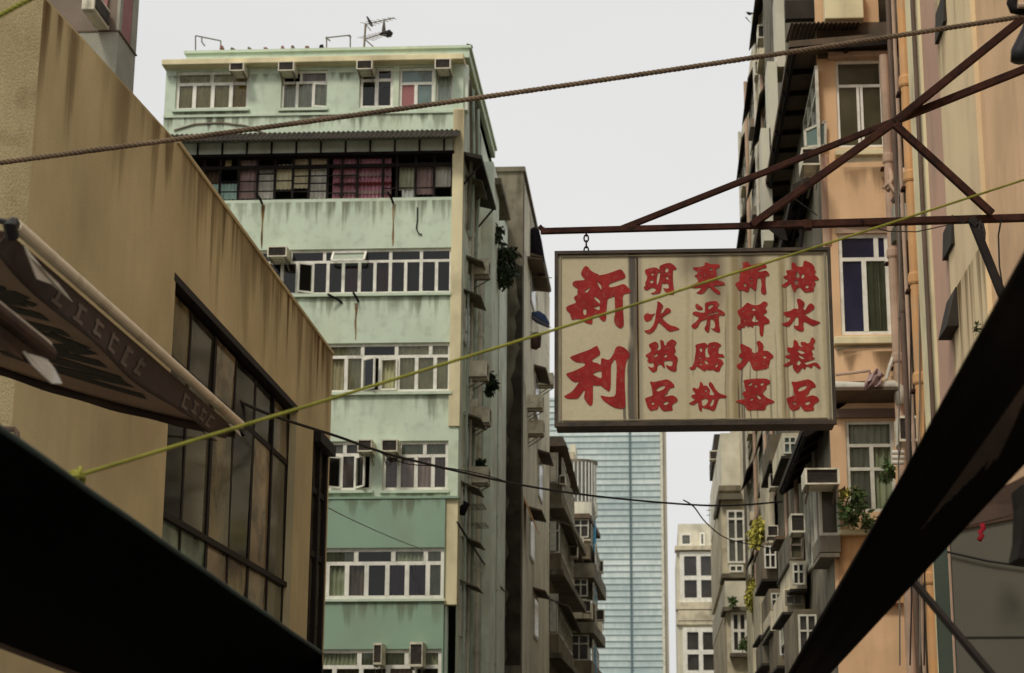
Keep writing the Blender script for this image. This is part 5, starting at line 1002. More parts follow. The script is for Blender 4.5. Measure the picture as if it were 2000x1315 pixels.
G('huo', 1250, 500, k2, [(275,720),(320,735),(365,780),(374,805),(345,860),(335,920),(370,900),(395,860),(420,830),(455,825),(490,850),(499,885),(480,905),(430,930),(380,970),(355,990),(420,1060),(490,1110),(560,1125),(635,1160),(620,1180),(550,1195),(480,1212),(430,1180),(370,1120),(300,1060),(285,1080),(260,1150),(210,1215),(150,1247),(100,1230),(62,1190),(100,1190),(160,1170),(210,1110),(240,1030),(250,940),(265,850),(280,770)], '+', [(60,960),(80,930),(125,905),(150,930),(200,930),(230,915),(243,922),(205,960),(185,1020),(100,1052),(65,1010)])
G('zhou', 1250, 655, k2, [(140,140),(240,90),(290,120),(300,170),(270,220),(300,240),(335,210),(330,150),(318,80),(340,63),(382,90),(390,150),(420,160),(430,110),(510,55),(560,75),(592,110),(550,180),(580,240),(545,300),(590,335),(610,370),(600,420),(585,500),(590,560),(545,582),(480,555),(430,515),(412,462),(480,495),(520,480),(525,410),(480,400),(400,402),(385,430),(402,510),(380,517),(340,460),(315,460),(280,485),(270,560),(220,592),(180,570),(118,488),(200,520),(225,490),(215,430),(150,445),(110,400),(140,365),(78,320),(130,285),(180,250),(170,200),(145,170)], [(235,320),(270,290),(277,320),(245,347)], [(385,325),(420,305),(440,320),(410,352)])
PIN = ([(155,735),(230,745),(350,715),(430,700),(490,725),(550,790),(552,830),(490,840),(450,890),(440,935),(372,972),(430,975),(510,955),(580,985),(610,1030),(590,1065),(540,1090),(510,1130),(532,1200),(380,1217),(340,1180),(298,1112),(292,1180),(170,1212),(120,1150),(78,1020),(90,1000),(210,960),(195,900),(185,820)], [(268,872),(310,830),(392,803),(382,852),(300,890)], [(178,1090),(205,1068),(234,1088),(205,1108)], [(383,1085),(420,1063),(464,1070),(430,1107),(395,1107)])
G('pin', 1250, 655, k2, *PIN); G('pin2', 1526.5, 655, k2, *PIN)
G('shuang', 1340, 500, k2, [(300,95),(350,105),(390,125),(520,120),(547,150),(530,180),(480,190),(485,250),(500,300),(480,330),(510,390),(580,400),(632,440),(615,465),(430,475),(500,530),(552,570),(545,612),(500,605),(440,560),(370,485),(330,530),(290,590),(230,607),(155,583),(200,565),(260,500),(100,512),(60,470),(130,445),(200,410),(180,350),(130,310),(190,280),(175,240),(130,215),(103,175),(200,175),(300,150)], [(375,205),(405,188),(427,210),(400,232)], [(283,270),(312,300),(300,314)], [(208,310),(247,335),(230,344)], [(418,385),(462,383),(435,407)], [(215,222),(250,235),(238,246)])
G('hua', 1340, 500, k2, [(300,745),(400,720),(490,715),(537,770),(520,795),(500,840),(560,860),(628,910),(620,945),(590,955),(540,940),(525,980),(530,1080),(550,1200),(530,1227),(450,1200),(393,1148),(440,1165),(470,1130),(460,1050),(420,1005),(392,1010),(387,1100),(375,1200),(350,1232),(300,1180),(293,1150),(325,1100),(335,1000),(300,1022),(235,1042),(190,1130),(140,1172),(83,1130),(90,1100),(150,1060),(220,980),(120,940),(98,910),(150,880),(220,900),(300,908),(306,830)], [(360,800),(420,773),(432,800),(370,852)], [(343,942),(500,893),(512,910),(350,952)], '+', [(165,750),(220,790),(272,830),(255,857),(190,862),(143,810)])
G('chang', 1340, 655, k2, [(143,145),(290,110),(330,130),(350,160),(362,120),(480,95),(562,140),(560,172),(525,190),(515,290),(590,295),(622,340),(600,352),(530,345),(500,360),(570,380),(607,440),(560,500),(540,570),(490,582),(430,545),(370,557),(330,540),(300,577),(200,510),(165,490),(150,540),(80,552),(48,510),(100,500),(130,430),(145,320),(160,220)], [(218,210),(250,198),(252,262),(225,242)], [(310,230),(345,185),(345,270),(382,325),(318,338)], [(300,398),(340,420),(347,462),(310,442)], [(468,490),(512,438),(502,490),(480,507)], [(423,163),(462,180),(445,192)], [(198,438),(247,460),(240,482)], [(208,345),(247,355),(220,372)])
G('fen', 1340, 655, k2, [(225,730),(270,770),(280,812),(310,795),(350,820),(390,880),(365,950),(460,960),(420,880),(358,790),(380,738),(420,760),(480,870),(540,930),(640,960),(658,970),(640,1000),(540,1000),(510,1050),(470,1190),(430,1212),(370,1180),(280,1165),(255,1140),(252,1222),(215,1200),(193,1130),(200,1060),(110,1122),(48,1090),(60,1075),(150,1030),(78,980),(90,955),(160,940),(98,860),(115,830),(190,860),(220,800)], [(253,1040),(310,1018),(352,1040),(320,1102),(275,1122)], [(388,1110),(430,1018),(447,1050),(430,1112),(405,1127)], [(298,880),(325,866),(327,902)])
G('xin2', 1425, 500, k2, [(205,100),(300,85),(340,150),(440,120),(540,98),(590,140),(602,180),(520,200),(450,232),(472,252),(590,222),(642,280),(640,310),(580,320),(575,400),(582,500),(597,590),(560,617),(510,590),(503,540),(515,470),(505,350),(450,345),(440,420),(430,540),(400,552),(360,510),(320,490),(310,560),(290,577),(200,540),(150,552),(120,500),(83,440),(170,390),(150,340),(180,300),(160,260),(128,228),(200,200),(222,170)], [(228,445),(255,438),(268,480),(245,488)], [(328,345),(367,360),(355,382)], [(328,415),(372,413),(367,437)])
G('xian', 1425, 500, k2, [(285,735),(340,770),(420,790),(490,770),(550,718),(612,740),(612,780),(570,830),(607,880),(590,912),(540,930),(592,980),(642,1020),(642,1080),(552,1090),(547,1200),(537,1280),(505,1287),(483,1240),(480,1105),(390,1100),(372,1152),(330,1110),(300,1142),(260,1100),(240,1152),(190,1140),(165,1192),(118,1150),(130,1110),(185,1080),(170,980),(123,890),(140,860),(210,820)], [(353,855),(390,833),(417,860),(395,877)], [(363,1030),(405,943),(422,1010),(467,1030),(410,1052)], [(208,880),(257,858),(225,892)], [(308,930),(337,940),(330,957)], [(223,1010),(257,1020),(240,1032)])
G('you', 1425, 655, k2, [(180,120),(300,180),(357,210),(362,260),(400,285),(460,260),(455,180),(428,98),(480,78),(552,150),(532,240),(620,243),(707,320),(702,350),(655,380),(640,450),(622,530),(410,562),(365,530),(330,420),(310,395),(260,470),(180,557),(118,510),(113,470),(180,430),(220,370),(150,340),(153,300),(200,270),(180,220),(168,170)], [(538,340),(570,323),(588,350),(560,367)], [(408,460),(447,465),(430,482)], [(528,433),(567,445),(545,457)], [(418,363),(447,370),(430,382)])
G('qi', 1425, 655, k2, [(213,715),(400,688),(600,688),(657,730),(642,775),(590,800),(597,850),(550,900),(530,930),(600,1000),(722,1050),(717,1077),(590,1110),(572,1202),(410,1192),(290,1207),(245,1130),(240,1110),(98,1062),(108,1045),(240,1020),(250,1000),(198,930),(230,900),(265,890),(240,820),(240,770)], [(303,790),(340,758),(367,770),(335,807)], [(493,780),(530,758),(552,775),(520,802)], [(408,800),(430,788),(442,820),(425,832)], [(433,943),(490,980),(507,1010),(470,1017)], [(318,1030),(345,1013),(392,1020),(350,1042)], [(468,1105),(502,1100),(490,1117)])
G('tang', 1520, 500, k2, [(240,88),(280,120),(300,160),(400,170),(408,78),(440,68),(540,110),(592,180),(580,210),(612,240),(580,290),(652,350),(657,380),(570,390),(612,440),(572,500),(582,560),(430,587),(390,540),(345,490),(290,522),(275,577),(240,550),(213,480),(210,430),(110,507),(58,480),(63,460),(170,390),(83,340),(88,320),(150,300),(128,240),(140,220),(220,220),(213,120)], [(283,320),(310,248),(342,310),(320,347)], [(368,330),(400,283),(422,310),(395,352)], [(268,400),(302,383),(312,440),(285,457)], [(438,490),(470,463),(492,490),(460,512)])
G('shui', 1520, 500, k2, [(295,685),(350,678),(427,740),(422,780),(400,840),(430,870),(480,780),(530,748),(587,800),(582,840),(500,902),(430,935),(520,1000),(600,1030),(688,1060),(640,1090),(560,1122),(500,1090),(410,1040),(405,1100),(417,1190),(370,1212),(290,1180),(236,1108),(320,1120),(330,1080),(325,970),(280,980),(220,1080),(160,1137),(70,1102),(62,1080),(160,1050),(210,980),(130,970),(83,920),(88,895),(190,880),(260,833),(330,850),(315,760)])
G('gao', 1520, 655, k2, [(250,58),(310,90),(327,130),(332,160),(400,190),(358,130),(368,95),(440,103),(470,130),(510,110),(530,40),(555,23),(607,80),(560,150),(592,200),(530,240),(567,300),(540,320),(602,375),(400,438),(430,447),(460,470),(520,450),(580,428),(630,440),(682,500),(672,542),(620,510),(570,465),(530,527),(490,500),(450,490),(430,552),(390,510),(350,572),(310,607),(260,560),(233,510),(240,450),(200,470),(140,502),(78,480),(93,460),(180,420),(200,380),(113,345),(108,325),(200,295),(150,250),(138,200),(160,183),(240,200)], [(313,250),(350,233),(432,270),(380,292)], [(328,325),(350,318),(417,355),(380,372)], [(303,440),(330,398),(367,430),(330,477)])
def chaikin(p):
    o = []
    for i in range(len(p)):
        a, c = p[i], p[(i + 1) % len(p)]; o += [(a[0] * .8 + c[0] * .2, a[1] * .8 + c[1] * .2), (a[0] * .2 + c[0] * .8, a[1] * .2 + c[1] * .8)]
    return o
def glyph(name, z_off=0):
    ox, oy, sc, outline, rest = GL[name]
    cu = bpy.data.curves.new('character', 'CURVE'); cu.dimensions = '2D'; cu.fill_mode = 'BOTH'; cu.extrude = .0025
    plus = list(rest).index('+') if '+' in rest else len(rest)
    for ri, pts in enumerate([outline] + list(rest)):
        if pts == '+': continue
        if 0 < ri <= plus:
            cx_, cy_ = sum(p[0] for p in pts) / len(pts), sum(p[1] for p in pts) / len(pts); pts = [(cx_ + (p[0] - cx_) * 1.25, cy_ + (p[1] - cy_) * 1.25) for p in pts]
        q = chaikin(pts); s = cu.splines.new('POLY'); s.points.add(len(q) - 1); s.use_cyclic_u = True
        for i, (u, v) in enumerate(q):
            p = at(ox + u * sc, oy + v * sc, YS); s.points[i].co = (p.x, p.z, 0, 1)
    tmp = bpy.data.objects.new('tmp', cu); C.objects.link(tmp)
    me = bpy.data.meshes.new_from_object(tmp.evaluated_get(bpy.context.evaluated_depsgraph_get())); bpy.data.objects.remove(tmp); bpy.data.curves.remove(cu)
    for v in me.vertices: x, z, y = v.co; v.co = (x, YS + .0165 + y, z)
    me.name = 'character'; me.materials.clear(); me.materials.append(M['red'])
    o = bpy.data.objects.new('character', me); C.objects.link(o); o.parent = sgn; o.matrix_parent_inverse = Matrix.Translation(-world_loc(sgn)); return o
for k in GL: glyph(k)

# ------------------------------------------------------------------ steel bracket carrying the sign
yB_ = YS + .17
brk = thing('sign_bracket', 'rusty steel pole with slanting struts carrying the hanging sign from the pink wall', 'sign bracket', tuple(at(1500, 440, yB_)))
def bar_px(x0, y0, x1, y1, Y0, Y1_, wpx, name, m='rust_steel', ext=0):
    a, c = at(x0, y0, Y0), at(x1, y1, Y1_); c = c + (c - a) * ext; w_ = wpx / F * (Y0 + Y1_) / 2
    return MB().bar(a, c, w_, w_, (0, 1, 0)).build(name, M[m], brk, bevel=w_ * .12)
bar_px(1056, 452, 1480, 441, yB_, yB_, 12, 'pole'); bar_px(1480, 441, 2060, 424, yB_, yB_, 15, 'pole', ext=.42)
bar_px(1053, 442, 1066, 455, yB_ - .01, yB_, 9, 'end_cap')
bar_px(1212, 448, 1746, 237, yB_ + .03, yB_ + .03, 12, 'strut'); bar_px(1746, 237, 2060, 112, yB_ + .03, yB_ + .03, 15, 'strut', ext=.8)
bar_px(1468, 440, 1746, 240, yB_ - .06, yB_ - .06, 15, 'strut'); bar_px(1746, 240, 2060, -14, yB_ - .06, yB_ - .06, 16, 'strut', ext=.8)
bar_px(1748, 244, 1938, 418, yB_ - .14, yB_ - .1, 15, 'brace'); bar_px(1898, 428, 1975, 620, yB_ - .1, yB_ - .4, 16, 'brace', 'black_steel')
g_ = MB().prism([at(1500, 446, yB_ - .12), at(1532, 446, yB_ - .12), at(1539, 470, yB_ - .12), at(1527, 468, yB_ - .12)], (0, .02, 0)); g_.build('gusset', M['black_steel'], brk)
MB().tube([at(1566, 434, yB_), at(1564, 486, yB_)], .018, 6).build('hanger', M['black_steel'], brk); MB().box(at(1562, 0, yB_).x - .04, at(1562, 0, yB_).x + .04, yB_ - .05, yB_ + .05, at(1562, 448, yB_).z, at(1562, 432, yB_).z).build('clamp', M['rust_steel'], brk)
ch = thing('sign_chain', 'short rusty chain from the pole tip to the left top of the sign', 'chain', tuple(at(1145, 470, yB_)))
zt_, zb_ = at(1145, 452, yB_).z, sz1 - .01; n = 5; L_ = (zt_ - zb_) / (n - .6)
for k in range(n):
    z = zt_ - (k + .2) * L_; x = at(1145, 470, yB_).x; q = [];
    for i in range(13):
        a = 2 * math.pi * i / 12; dx, dz_ = .020 * math.cos(a), L_ * .62 * math.sin(a); q.append((x + (dx if k % 2 else 0), yB_ + (0 if k % 2 else dx), z + dz_))
    MB().tube(q, .0075, 6).build('link', M['rust_steel'], ch, smooth=True)
b = MB(); rg_ = random.Random(3)
for (pts, r_) in (([(1893, 430), (1905, 442), (1915, 432), (1912, 448), (1921, 455)], .02), ([(1918, 436), (1922, 455), (1921, 474)], .016), ([(1876, 432), (1884, 436), (1873, 431)], .012)):
    b.tube([at(x, y, yB_ - .16) for x, y in pts], r_, 6)
tag(b.build('wire_tangle', M['cable']), 'black tangle of wire tied round the bracket pole near the pink wall', 'wire')
tag(MB().tube([at(1956, 425, yB_ - .05), at(1950, 460, yB_), at(1952, 520, yB_), at(1957, 552, yB_)], .008, 5).build('dangling_wire', M['cable']), 'thin dark wire dangling from the bracket pole across the pink wall', 'wire')
tag(MB().tube([at(1680, 428, 15.9), at(1700, 443, 16), at(1735, 452, 16.2), at(1790, 453, 17), at(1850, 440, 18)], .006, 5).build('slack_wire', M['cable']), 'thin slack wire looping just below the pole in front of the grey meter box', 'wire')

# ------------------------------------------------------------------ ropes and cables
def rope(name, pts, r, pitch, m, label, cat='rope', n=6, step=10):
    P = [Vector(p) for p in pts]; b = MB(); L_ = sum((P[i + 1] - P[i]).length for i in range(len(P) - 1)); k = max(12, int(L_ / pitch * step))
    def pos(t):
        s = t * (len(P) - 1); i = min(int(s), len(P) - 2); return P[i].lerp(P[i + 1], s - i)
    ax = (P[-1] - P[0]).normalized(); u = ax.orthogonal().normalized(); q = ax.cross(u)
    for st in range(3):
        pp = []
        for i in range(k + 1):
            t_ = i / k; a = 2 * math.pi * (t_ * L_ / pitch + st / 3); pp.append(pos(t_) + (u * math.cos(a) + q * math.sin(a)) * r * .52)
        b.tube(pp, r * .56, n)
    return tag(b.build(name, M[m], None, smooth=True), label, cat)
def sagpts(a, c, sag, n=24): return [Vector(a).lerp(Vector(c), i / n) - Vector((0, 0, sag * 4 * (i / n) * (1 - i / n))) for i in range(n + 1)]
Yr = 12.0
a = at(-60, 327, Yr); c = at(2540, -62, Yr)
def rp_(t): x = -60 + 2600 * t; return at(x, 318 + (32 - 318) * x / 2000 - 7 * math.sin(math.pi * min(1, max(0, x / 2000))) * -1, Yr + .6 * t)
rope('rope', [rp_(i / 30) for i in range(31)], .0185, .10, 'rope', 'thick brown twisted rope crossing the whole street above the sign')
kn = at(150, 930, 5.95)
def gp(t): x = 150 + (2540 - 150) * t; y = 930 + (345 - 930) * (x - 150) / 1850 + 10 * math.sin(math.pi * t); return at(x, y, 5.95 + 6.1 * t * (1.0))
rope('rope', [gp(i / 20) for i in range(21)], .0072, .045, 'rope_g', 'thin yellow green rope crossing in front of the sign from the black tarpaulin', step=8)
b = MB(); rk = random.Random(8)
for k in range(6):
    cx_, cy_, cz_ = kn + Vector((rk.uniform(-.02, .02), rk.uniform(-.02, .02), rk.uniform(-.02, .012))); a1, a2 = rk.random() * 3, rk.random() * 3; q = []
    for i in range(15):
        a = 2 * math.pi * i / 14; v = Vector((.026 * math.cos(a), .026 * math.sin(a), 0)); v.rotate(Matrix.Rotation(a1, 3, 'X') @ Matrix.Rotation(a2, 3, 'Y')); q.append(Vector((cx_, cy_, cz_)) + v)
    b.tube(q, .0075, 6)
b.tube([kn, kn + Vector((.02, 0, -.03)), kn + Vector((.028, .01, -.06))], .0075, 6)
tag(b.build('rope_knot', M['rope_g'], None, smooth=True), 'yellow green knot tied at the edge of the black tarpaulin', 'knot')
rope('rope', [at(-80, 72, 6), at(0, 30, 6), at(82, -14, 6), at(180, -66, 6)], .0095, .06, 'rope_g', 'short length of olive rope cutting the extreme top corner over the pebbledash', step=10)
def cable(name, pts, r, m, label, sub=6):
    P = [Vector(p) for p in pts]; Q = []
    for i in range(len(P) - 1):
        p0, p1, p2, p3 = P[max(i - 1, 0)], P[i], P[i + 1], P[min(i + 2, len(P) - 1)]
        for k in range(sub):
            t = k / sub; Q.append(.5 * ((2 * p1) + (p2 - p0) * t + (2 * p0 - 5 * p1 + 4 * p2 - p3) * t * t + (3 * p1 - p0 - 3 * p2 + p3) * t ** 3))
    Q.append(P[-1]); return tag(MB().tube(Q, r, 6).build(name, M[m]), label, 'cable')
cable('cable', [at(337, 690, 17.7), at(413, 753, 19), at(517, 806, 20.5), at(660, 853, 22.5), at(730, 878, 24), at(800, 898, 25), at(1000, 944, 28), at(1170, 970, 31), at(1350, 986, 34), at(1440, 987, 36), at(1528, 980, 38)], .019, 'cable', 'thick black cable sagging across the street below the sign')
cable('cable', [at(735, 880, 24.0), at(790, 905, 25), at(860, 912, 26), at(940, 926, 27), at(1010, 948, 28.2)], .008, 'cable', 'thin wire hanging off the thick black cable before the green block')
cable('cable', [at(325, 795, 13), at(400, 845, 17), at(475, 893, 24), at(560, 944, 32), at(660, 1002, 42), at(760, 1048, 48), at(825, 1073, 49.8)], .012, 'wire', 'thin grey wire running down from the awning across the dark glazing to the green block')
cable('cable', [at(893, 1020, 49.8), at(925, 1070, 52), at(955, 1115, 58), at(985, 1156, 66)], .03, 'cable', 'dark cable slanting down the side wall of the green block')
cable('cable', [at(1335, 977, 33.8), at(1355, 990, 35), at(1380, 1022, 38), at(1420, 1052, 41), at(1480, 1066, 44), at(1530, 1076, 44), at(1600, 1090, 38), at(1668, 1104, 33)], .013, 'cable', 'thin wire sagging from the black cable to the bay windows on the right')
cable('cable', [at(1552, 388, 34), at(1575, 405, 34), at(1600, 424, 34)], .012, 'cable', 'short thin wire slanting beneath the upper canopy on the right')

# ------------------------------------------------------------------ awnings on the left
Aa, Bb = at(30, 440, 7.0), at(470, 830, 11.0)
aw = thing('retractable_awning', 'retractable fabric awning seen from below with dark lettering showing through the cloth', 'awning', tuple((Aa + Bb) / 2))
wallA, wallB = Vector((-4.25, 7.0, Aa.z + .5)), Vector((-4.4, 11.0, Bb.z + .5))
def awf(u, v):
    p = (Aa + Vector((-.03, 0, -.03))).lerp(Bb + Vector((-.03, 0, -.03)), u).lerp(wallA.lerp(wallB, u), v); return p - Vector((0, 0, .035 * math.sin(math.pi * v) + .006 * math.sin(u * 20) * math.sin(v * 3)))
MB().grid(awf, 30, 16).build('canopy_cloth', M['awning'], aw, smooth=True, solid=.006)
MB().tube([Aa, Bb], .027, 12).build('front_rail', M['awning_bar'], aw); MB().tube([Aa + Vector((0, -.02, 0)), Aa + Vector((0, -.06, -.02)), Aa + Vector((0, -.02, -.06))], .028, 8).build('end_fitting', M['cable'], aw)
def valf(u, v):
    p = Aa.lerp(Bb, u); d = .145 * v * (.15 + .85 * math.sin(math.pi * min(1, max(.05, u * .93 + .05))) ** .5); return p + Vector((-.03 - .05 * v - .02 * math.sin(u * 15) * v, 0, -.03 - d))
MB().grid(valf, 40, 6).build('valance', M['val'], aw, smooth=True, solid=.004)
MB().prism([at(44, 478, 7.1), at(52, 500, 7.15), at(70, 545, 7.3), at(100, 556, 7.5), at(140, 590, 7.75), at(112, 553, 7.55), at(80, 523, 7.3)], (.006, 0, 0)).build('torn_edge', M['awning_white'], aw)
MB().prism([at(444, 828, 10.8), at(462, 832, 11), at(477, 852, 11), at(470, 853, 11)], (.006, 0, 0)).build('torn_edge', M['awning_white'], aw)
# hem seen along the far edge of the cloth
def hemf(u, v): p = awf(1.0, u * .95); return p + Vector((0, .0, -.055 * v + .004 * math.sin(u * 25) * v))
MB().grid(hemf, 24, 2).build('side_hem', M['canvas_brown'], aw, smooth=True, solid=.004)
# dark letters printed on the cloth, showing from below
def on_cloth(u, v, o=.007): return awf(u, v) - Vector((0, 0, o))
def strip(b, u0, v0, u1, v1, wd):
    n = 8; du, dv = u1 - u0, v1 - v0; ln_ = math.hypot(du * 4, dv * 2); nu, nv = -dv * 2 / ln_ * wd / 4, du * 4 / ln_ * wd / 2
    A_ = [on_cloth(u0 + du * i / n + nu, v0 + dv * i / n + nv) for i in range(n + 1)]; B_ = [on_cloth(u0 + du * i / n - nu, v0 + dv * i / n - nv) for i in range(n + 1)]
    for i in range(n): b.quad(A_[i], A_[i + 1], B_[i + 1], B_[i])
def letter(ch, u, h=.46, v0=.24, wu=.085):
    b = MB(); v1 = v0 + h; w_ = .085
    seg = dict(I=[(0, 0, 0, 1)], H=[(0, 0, 0, 1), (1, 0, 1, 1), (0, .5, 1, .5)], N=[(0, 0, 0, 1), (0, 1, 1, 0), (1, 0, 1, 1)], U=[(0, 1, 0, .2), (0, .2, .5, 0), (.5, 0, 1, .2), (1, .2, 1, 1)], A=[(0, 0, .5, 1), (.5, 1, 1, 0), (.25, .4, .75, .4)], O=[(.5 + .5 * math.cos(a), .5 + .5 * math.sin(a), .5 + .5 * math.cos(a + .524), .5 + .5 * math.sin(a + .524)) for a in [k * .524 for k in range(12)]], L=[(0, 1, 0, 0), (0, 0, 1, 0)])[ch]
    for (x0, y0, x1, y1) in seg: strip(b, u + wu * x0, v0 + h * y0, u + wu * x1, v0 + h * y1, w_)
    b.build('letter', M['awning_ink'], aw)
for i, chh in enumerate('LIOHUNA'): letter(chh, .04 + i * .125)
# faded characters on the valance
rv = random.Random(21)
for k, u in enumerate((.17, .235, .30, .365, .43, .49, .70, .75, .80, .85)):
    b = MB()
    def vp(uu, vv): return valf(uu, vv) + Vector((.008, 0, 0))
    for s in range(4):
        if s % 2: u0 = u + rv.uniform(0, .012); b.quad(vp(u0, .25), vp(u0 + .006, .25), vp(u0 + .006, .8), vp(u0, .8))
        else: v0 = .25 + s * .2 + rv.uniform(0, .1); b.quad(vp(u, v0), vp(u + .03, v0), vp(u + .03, v0 + .12), vp(u, v0 + .12))
    b.build('faded_character', M['faded'], aw)
ra = thing('rolled_awning', 'second rolled up awning with a brown roller tube ending in a torn pale flap', 'awning', tuple(at(40, 640, 6.4)))
MB().tube([at(-140, 505, 5.4), at(88, 685, 6.6), at(96, 691, 6.65)], [.035, .035, .03], 12).build('roller_tube', M['canvas_brown'], ra)
MB().tube([at(-140, 490, 5.4), at(94, 676, 6.6)], .018, 8).build('front_rail', M['awning_bar'], ra)
MB().prism([at(22, 662, 6.3), at(50, 690, 6.4), at(88, 700, 6.6), at(104, 720, 6.62), at(119, 750, 6.62), at(98, 749, 6.6), at(62, 715, 6.45)], (.006, 0, 0)).build('torn_flap', M['awning_white'], ra)
MB().quad(at(-140, 520, 5.4), at(94, 690, 6.6), at(60, 712, 6.5), at(-140, 600, 5.4)).build('cloth', M['canvas_brown'], ra, solid=.004)
tag(MB().tube([at(-20, 428, 7.0), at(36, 439, 7.0)], .012, 6).build('awning_cord', M['cable']), 'dark cord tied to the top end of the retractable awning', 'cord')
# black tarpaulin, lower left
p0, p1 = at(-120, 756, 4.6), at(628, 1278, 9.0); q0, q1 = at(-160, 1196, 6.6), at(640, 1500, 11.5)
tp = thing('shaded_tarpaulin', 'large black tarpaulin sheet sloping over a stall, its underside coloured as deep shade', 'tarpaulin', tuple((p0 + p1) / 2))
def tpf(u, v): p = p0.lerp(p1, u).lerp(q0.lerp(q1, u), v); return p - Vector((0, 0, .05 * math.sin(math.pi * v) + .0012 * math.sin(u * 31) * (1 - v)))
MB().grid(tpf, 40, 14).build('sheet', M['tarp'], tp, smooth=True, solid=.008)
MB().tube([tpf(i / 40, 0) + Vector((0, 0, .004)) for i in range(41)], .010, 8).build('hem', M['tarp_edge'], tp)
MB().tube([tpf(i / 40, 1) for i in range(41)], .02, 8).build('rear_pole', M['pipe_brown'], tp)
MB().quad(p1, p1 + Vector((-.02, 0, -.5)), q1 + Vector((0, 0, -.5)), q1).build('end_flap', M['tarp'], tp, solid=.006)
# dark rolled canvas beam, lower right
g0, g1 = at(2140, 249, 4.4), at(1500, 1396, 9.6); h0, h1 = at(2140, 762, 5.2), at(1560, 1374, 10.2)
dk = thing('folded_canvas_awning', 'thick dark folded canvas awning slanting across the lower right corner out of focus', 'awning', tuple((g0 + h1) / 2))
def dkf(u, v): p = g0.lerp(g1, u).lerp(h0.lerp(h1, u), v); return p + Vector((-.015 * math.sin(math.pi * v), -.04 * math.sin(math.pi * v) + .015 * math.sin(v * 14 + u * 2) * math.sin(math.pi * v), 0))
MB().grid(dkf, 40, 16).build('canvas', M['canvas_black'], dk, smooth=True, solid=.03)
def lowf(u, v): p = h0.lerp(h1, u); return p + Vector((.05 + .12 * v, .3 * v, -.04 + .02 * math.sin(u * 9) - .05 * v))
def bandf(u, v): uu = .10 + .34 * u; return dkf(uu, .62 + .24 * v * math.sin(math.pi * u) + .06 * u) + Vector((-.01, -.05, 0))
MB().grid(bandf, 24, 4).build('worn_patch', M['canvas_brown'], dk, smooth=True)
MB().bar(at(1774, 1124, 8.4), at(1960, 1346, 7.6), .026, .026).build('support_rod', M['black_steel'], dk)
ob = MB(); ob.prism([at(1994, 948, 7), at(2080, 930, 7), at(2080, 1100, 7), at(1988, 1090, 7), at(1996, 1050, 7), at(1998, 985, 7)], (0, .2, 0)); ob.build('bracket', M['black_steel'], dk)
rb_ = MB().prism([at(1880, 990, 7.6), at(2100, 880, 7.0), at(2100, 975, 7.0), at(1870, 1032, 7.6)], (0, .04, 0)); rb_.build('side_flap', M['canvas_brown'], dk)
tag(MB().tube([at(1917, 1020, 12.6), at(1921, 1032, 12.6), at(1914, 1040, 12.6), at(1918, 1046, 12.6), at(1912, 1056, 12.6)], .018, 6).build('red_ribbon', M['redcloth'], None, smooth=True), 'small red ribbon tied to the top rail of the grey hoarding', 'ribbon')
ps = MB().prism([at(1918, 996, 12.5), at(1934, 988, 12.5), at(1945, 990, 12.5), at(1956, 1006, 12.5), at(1938, 1013, 12.5)], (0, .12, 0)); tag(ps.build('plastic_tub', M['cream'], None, bevel=.01), 'pale yellow plastic tub resting above the grey hoarding', 'tub')
t = thing('street_lamp', 'black lamp head and curved bracket poking in at the top right corner', 'lamp', tuple(at(2030, 60, 9)))
MB().tube([at(2030, -20, 9), at(2012, 60, 9), at(1992, 105, 9), at(1990, 120, 9)], [.03, .045, .05, .045], 10).build('lamp_head', M['cable'], t, smooth=True)
MB().tube([at(1983, -30, 9), at(1976, 8, 9), at(1980, 18, 9), at(1992, 20, 9), at(2060, 15, 9)], .028, 8).build('curved_arm', M['black_steel'], t, smooth=True); MB().tube([at(1988, 11, 8.95), at(2060, 9, 8.95)], .016, 8).build('side_arm', M['pipe_pink'], t)

# ------------------------------------------------------------------ plants
def plant(name, label, cx_, cy_, Y, rx, ry, n, m, size=.09, hang=0, seed=1, cat='plant', stems=6, dep=None):
    t = thing(name, label, cat, tuple(at(cx_, cy_ + ry, Y))); r = random.Random(seed); b = MB(); s = MB(); cen = at(cx_, cy_, Y); kx = rx / F * Y; kz = ry / F * Y
    cl = [(r.uniform(-.75, .75), r.uniform(-.7, .7), r.uniform(-.8, .8), r.uniform(.25, .55)) for _ in range(max(4, n // 60))]
    for i in range(n):
        c = r.choice(cl); a, bb, dd = r.gauss(0, .5), r.gauss(0, .5), r.gauss(0, .5)
        p = cen + Vector(((c[0] + a * c[3]) * kx, (c[2] + dd * c[3]) * (dep or kx) , (c[1] + bb * c[3]) * kz))
        d = Vector((r.uniform(-1, 1), r.uniform(-1, 1), r.uniform(-.9, .5) - hang)).normalized(); w_ = d.orthogonal().normalized(); w_.rotate(Matrix.Rotation(r.random() * 6.28, 3, d)); k = size * r.uniform(.6, 1.3); nn = d.cross(w_) * k * .12
        b.add([p, p + d * k * .45 + w_ * k * .24 + nn, p + d * k, p + d * k * .45 - w_ * k * .24 + nn], [(0, 1, 2, 3)])
    for c in cl[:stems + 4]: 
        e = cen + Vector((c[0] * kx, c[2] * (dep or kx), c[1] * kz)); o = cen + Vector((0, 0, -kz if not hang else kz)); s.tube([o, o.lerp(e, .5) + Vector((r.uniform(-.1, .1) * kx, 0, .1 * kz)), e], .012 + .004 * size, 5)
    b.build('foliage', M[m], t); s.build('stem', M['stem'], t); return t
plant('wall_shrub', 'large dark shrub growing out of the side wall of the green block', 980, 518, 58, 30, 42, 900, 'leaf_d', .22, .3, 3, 'shrub', dep=.5)
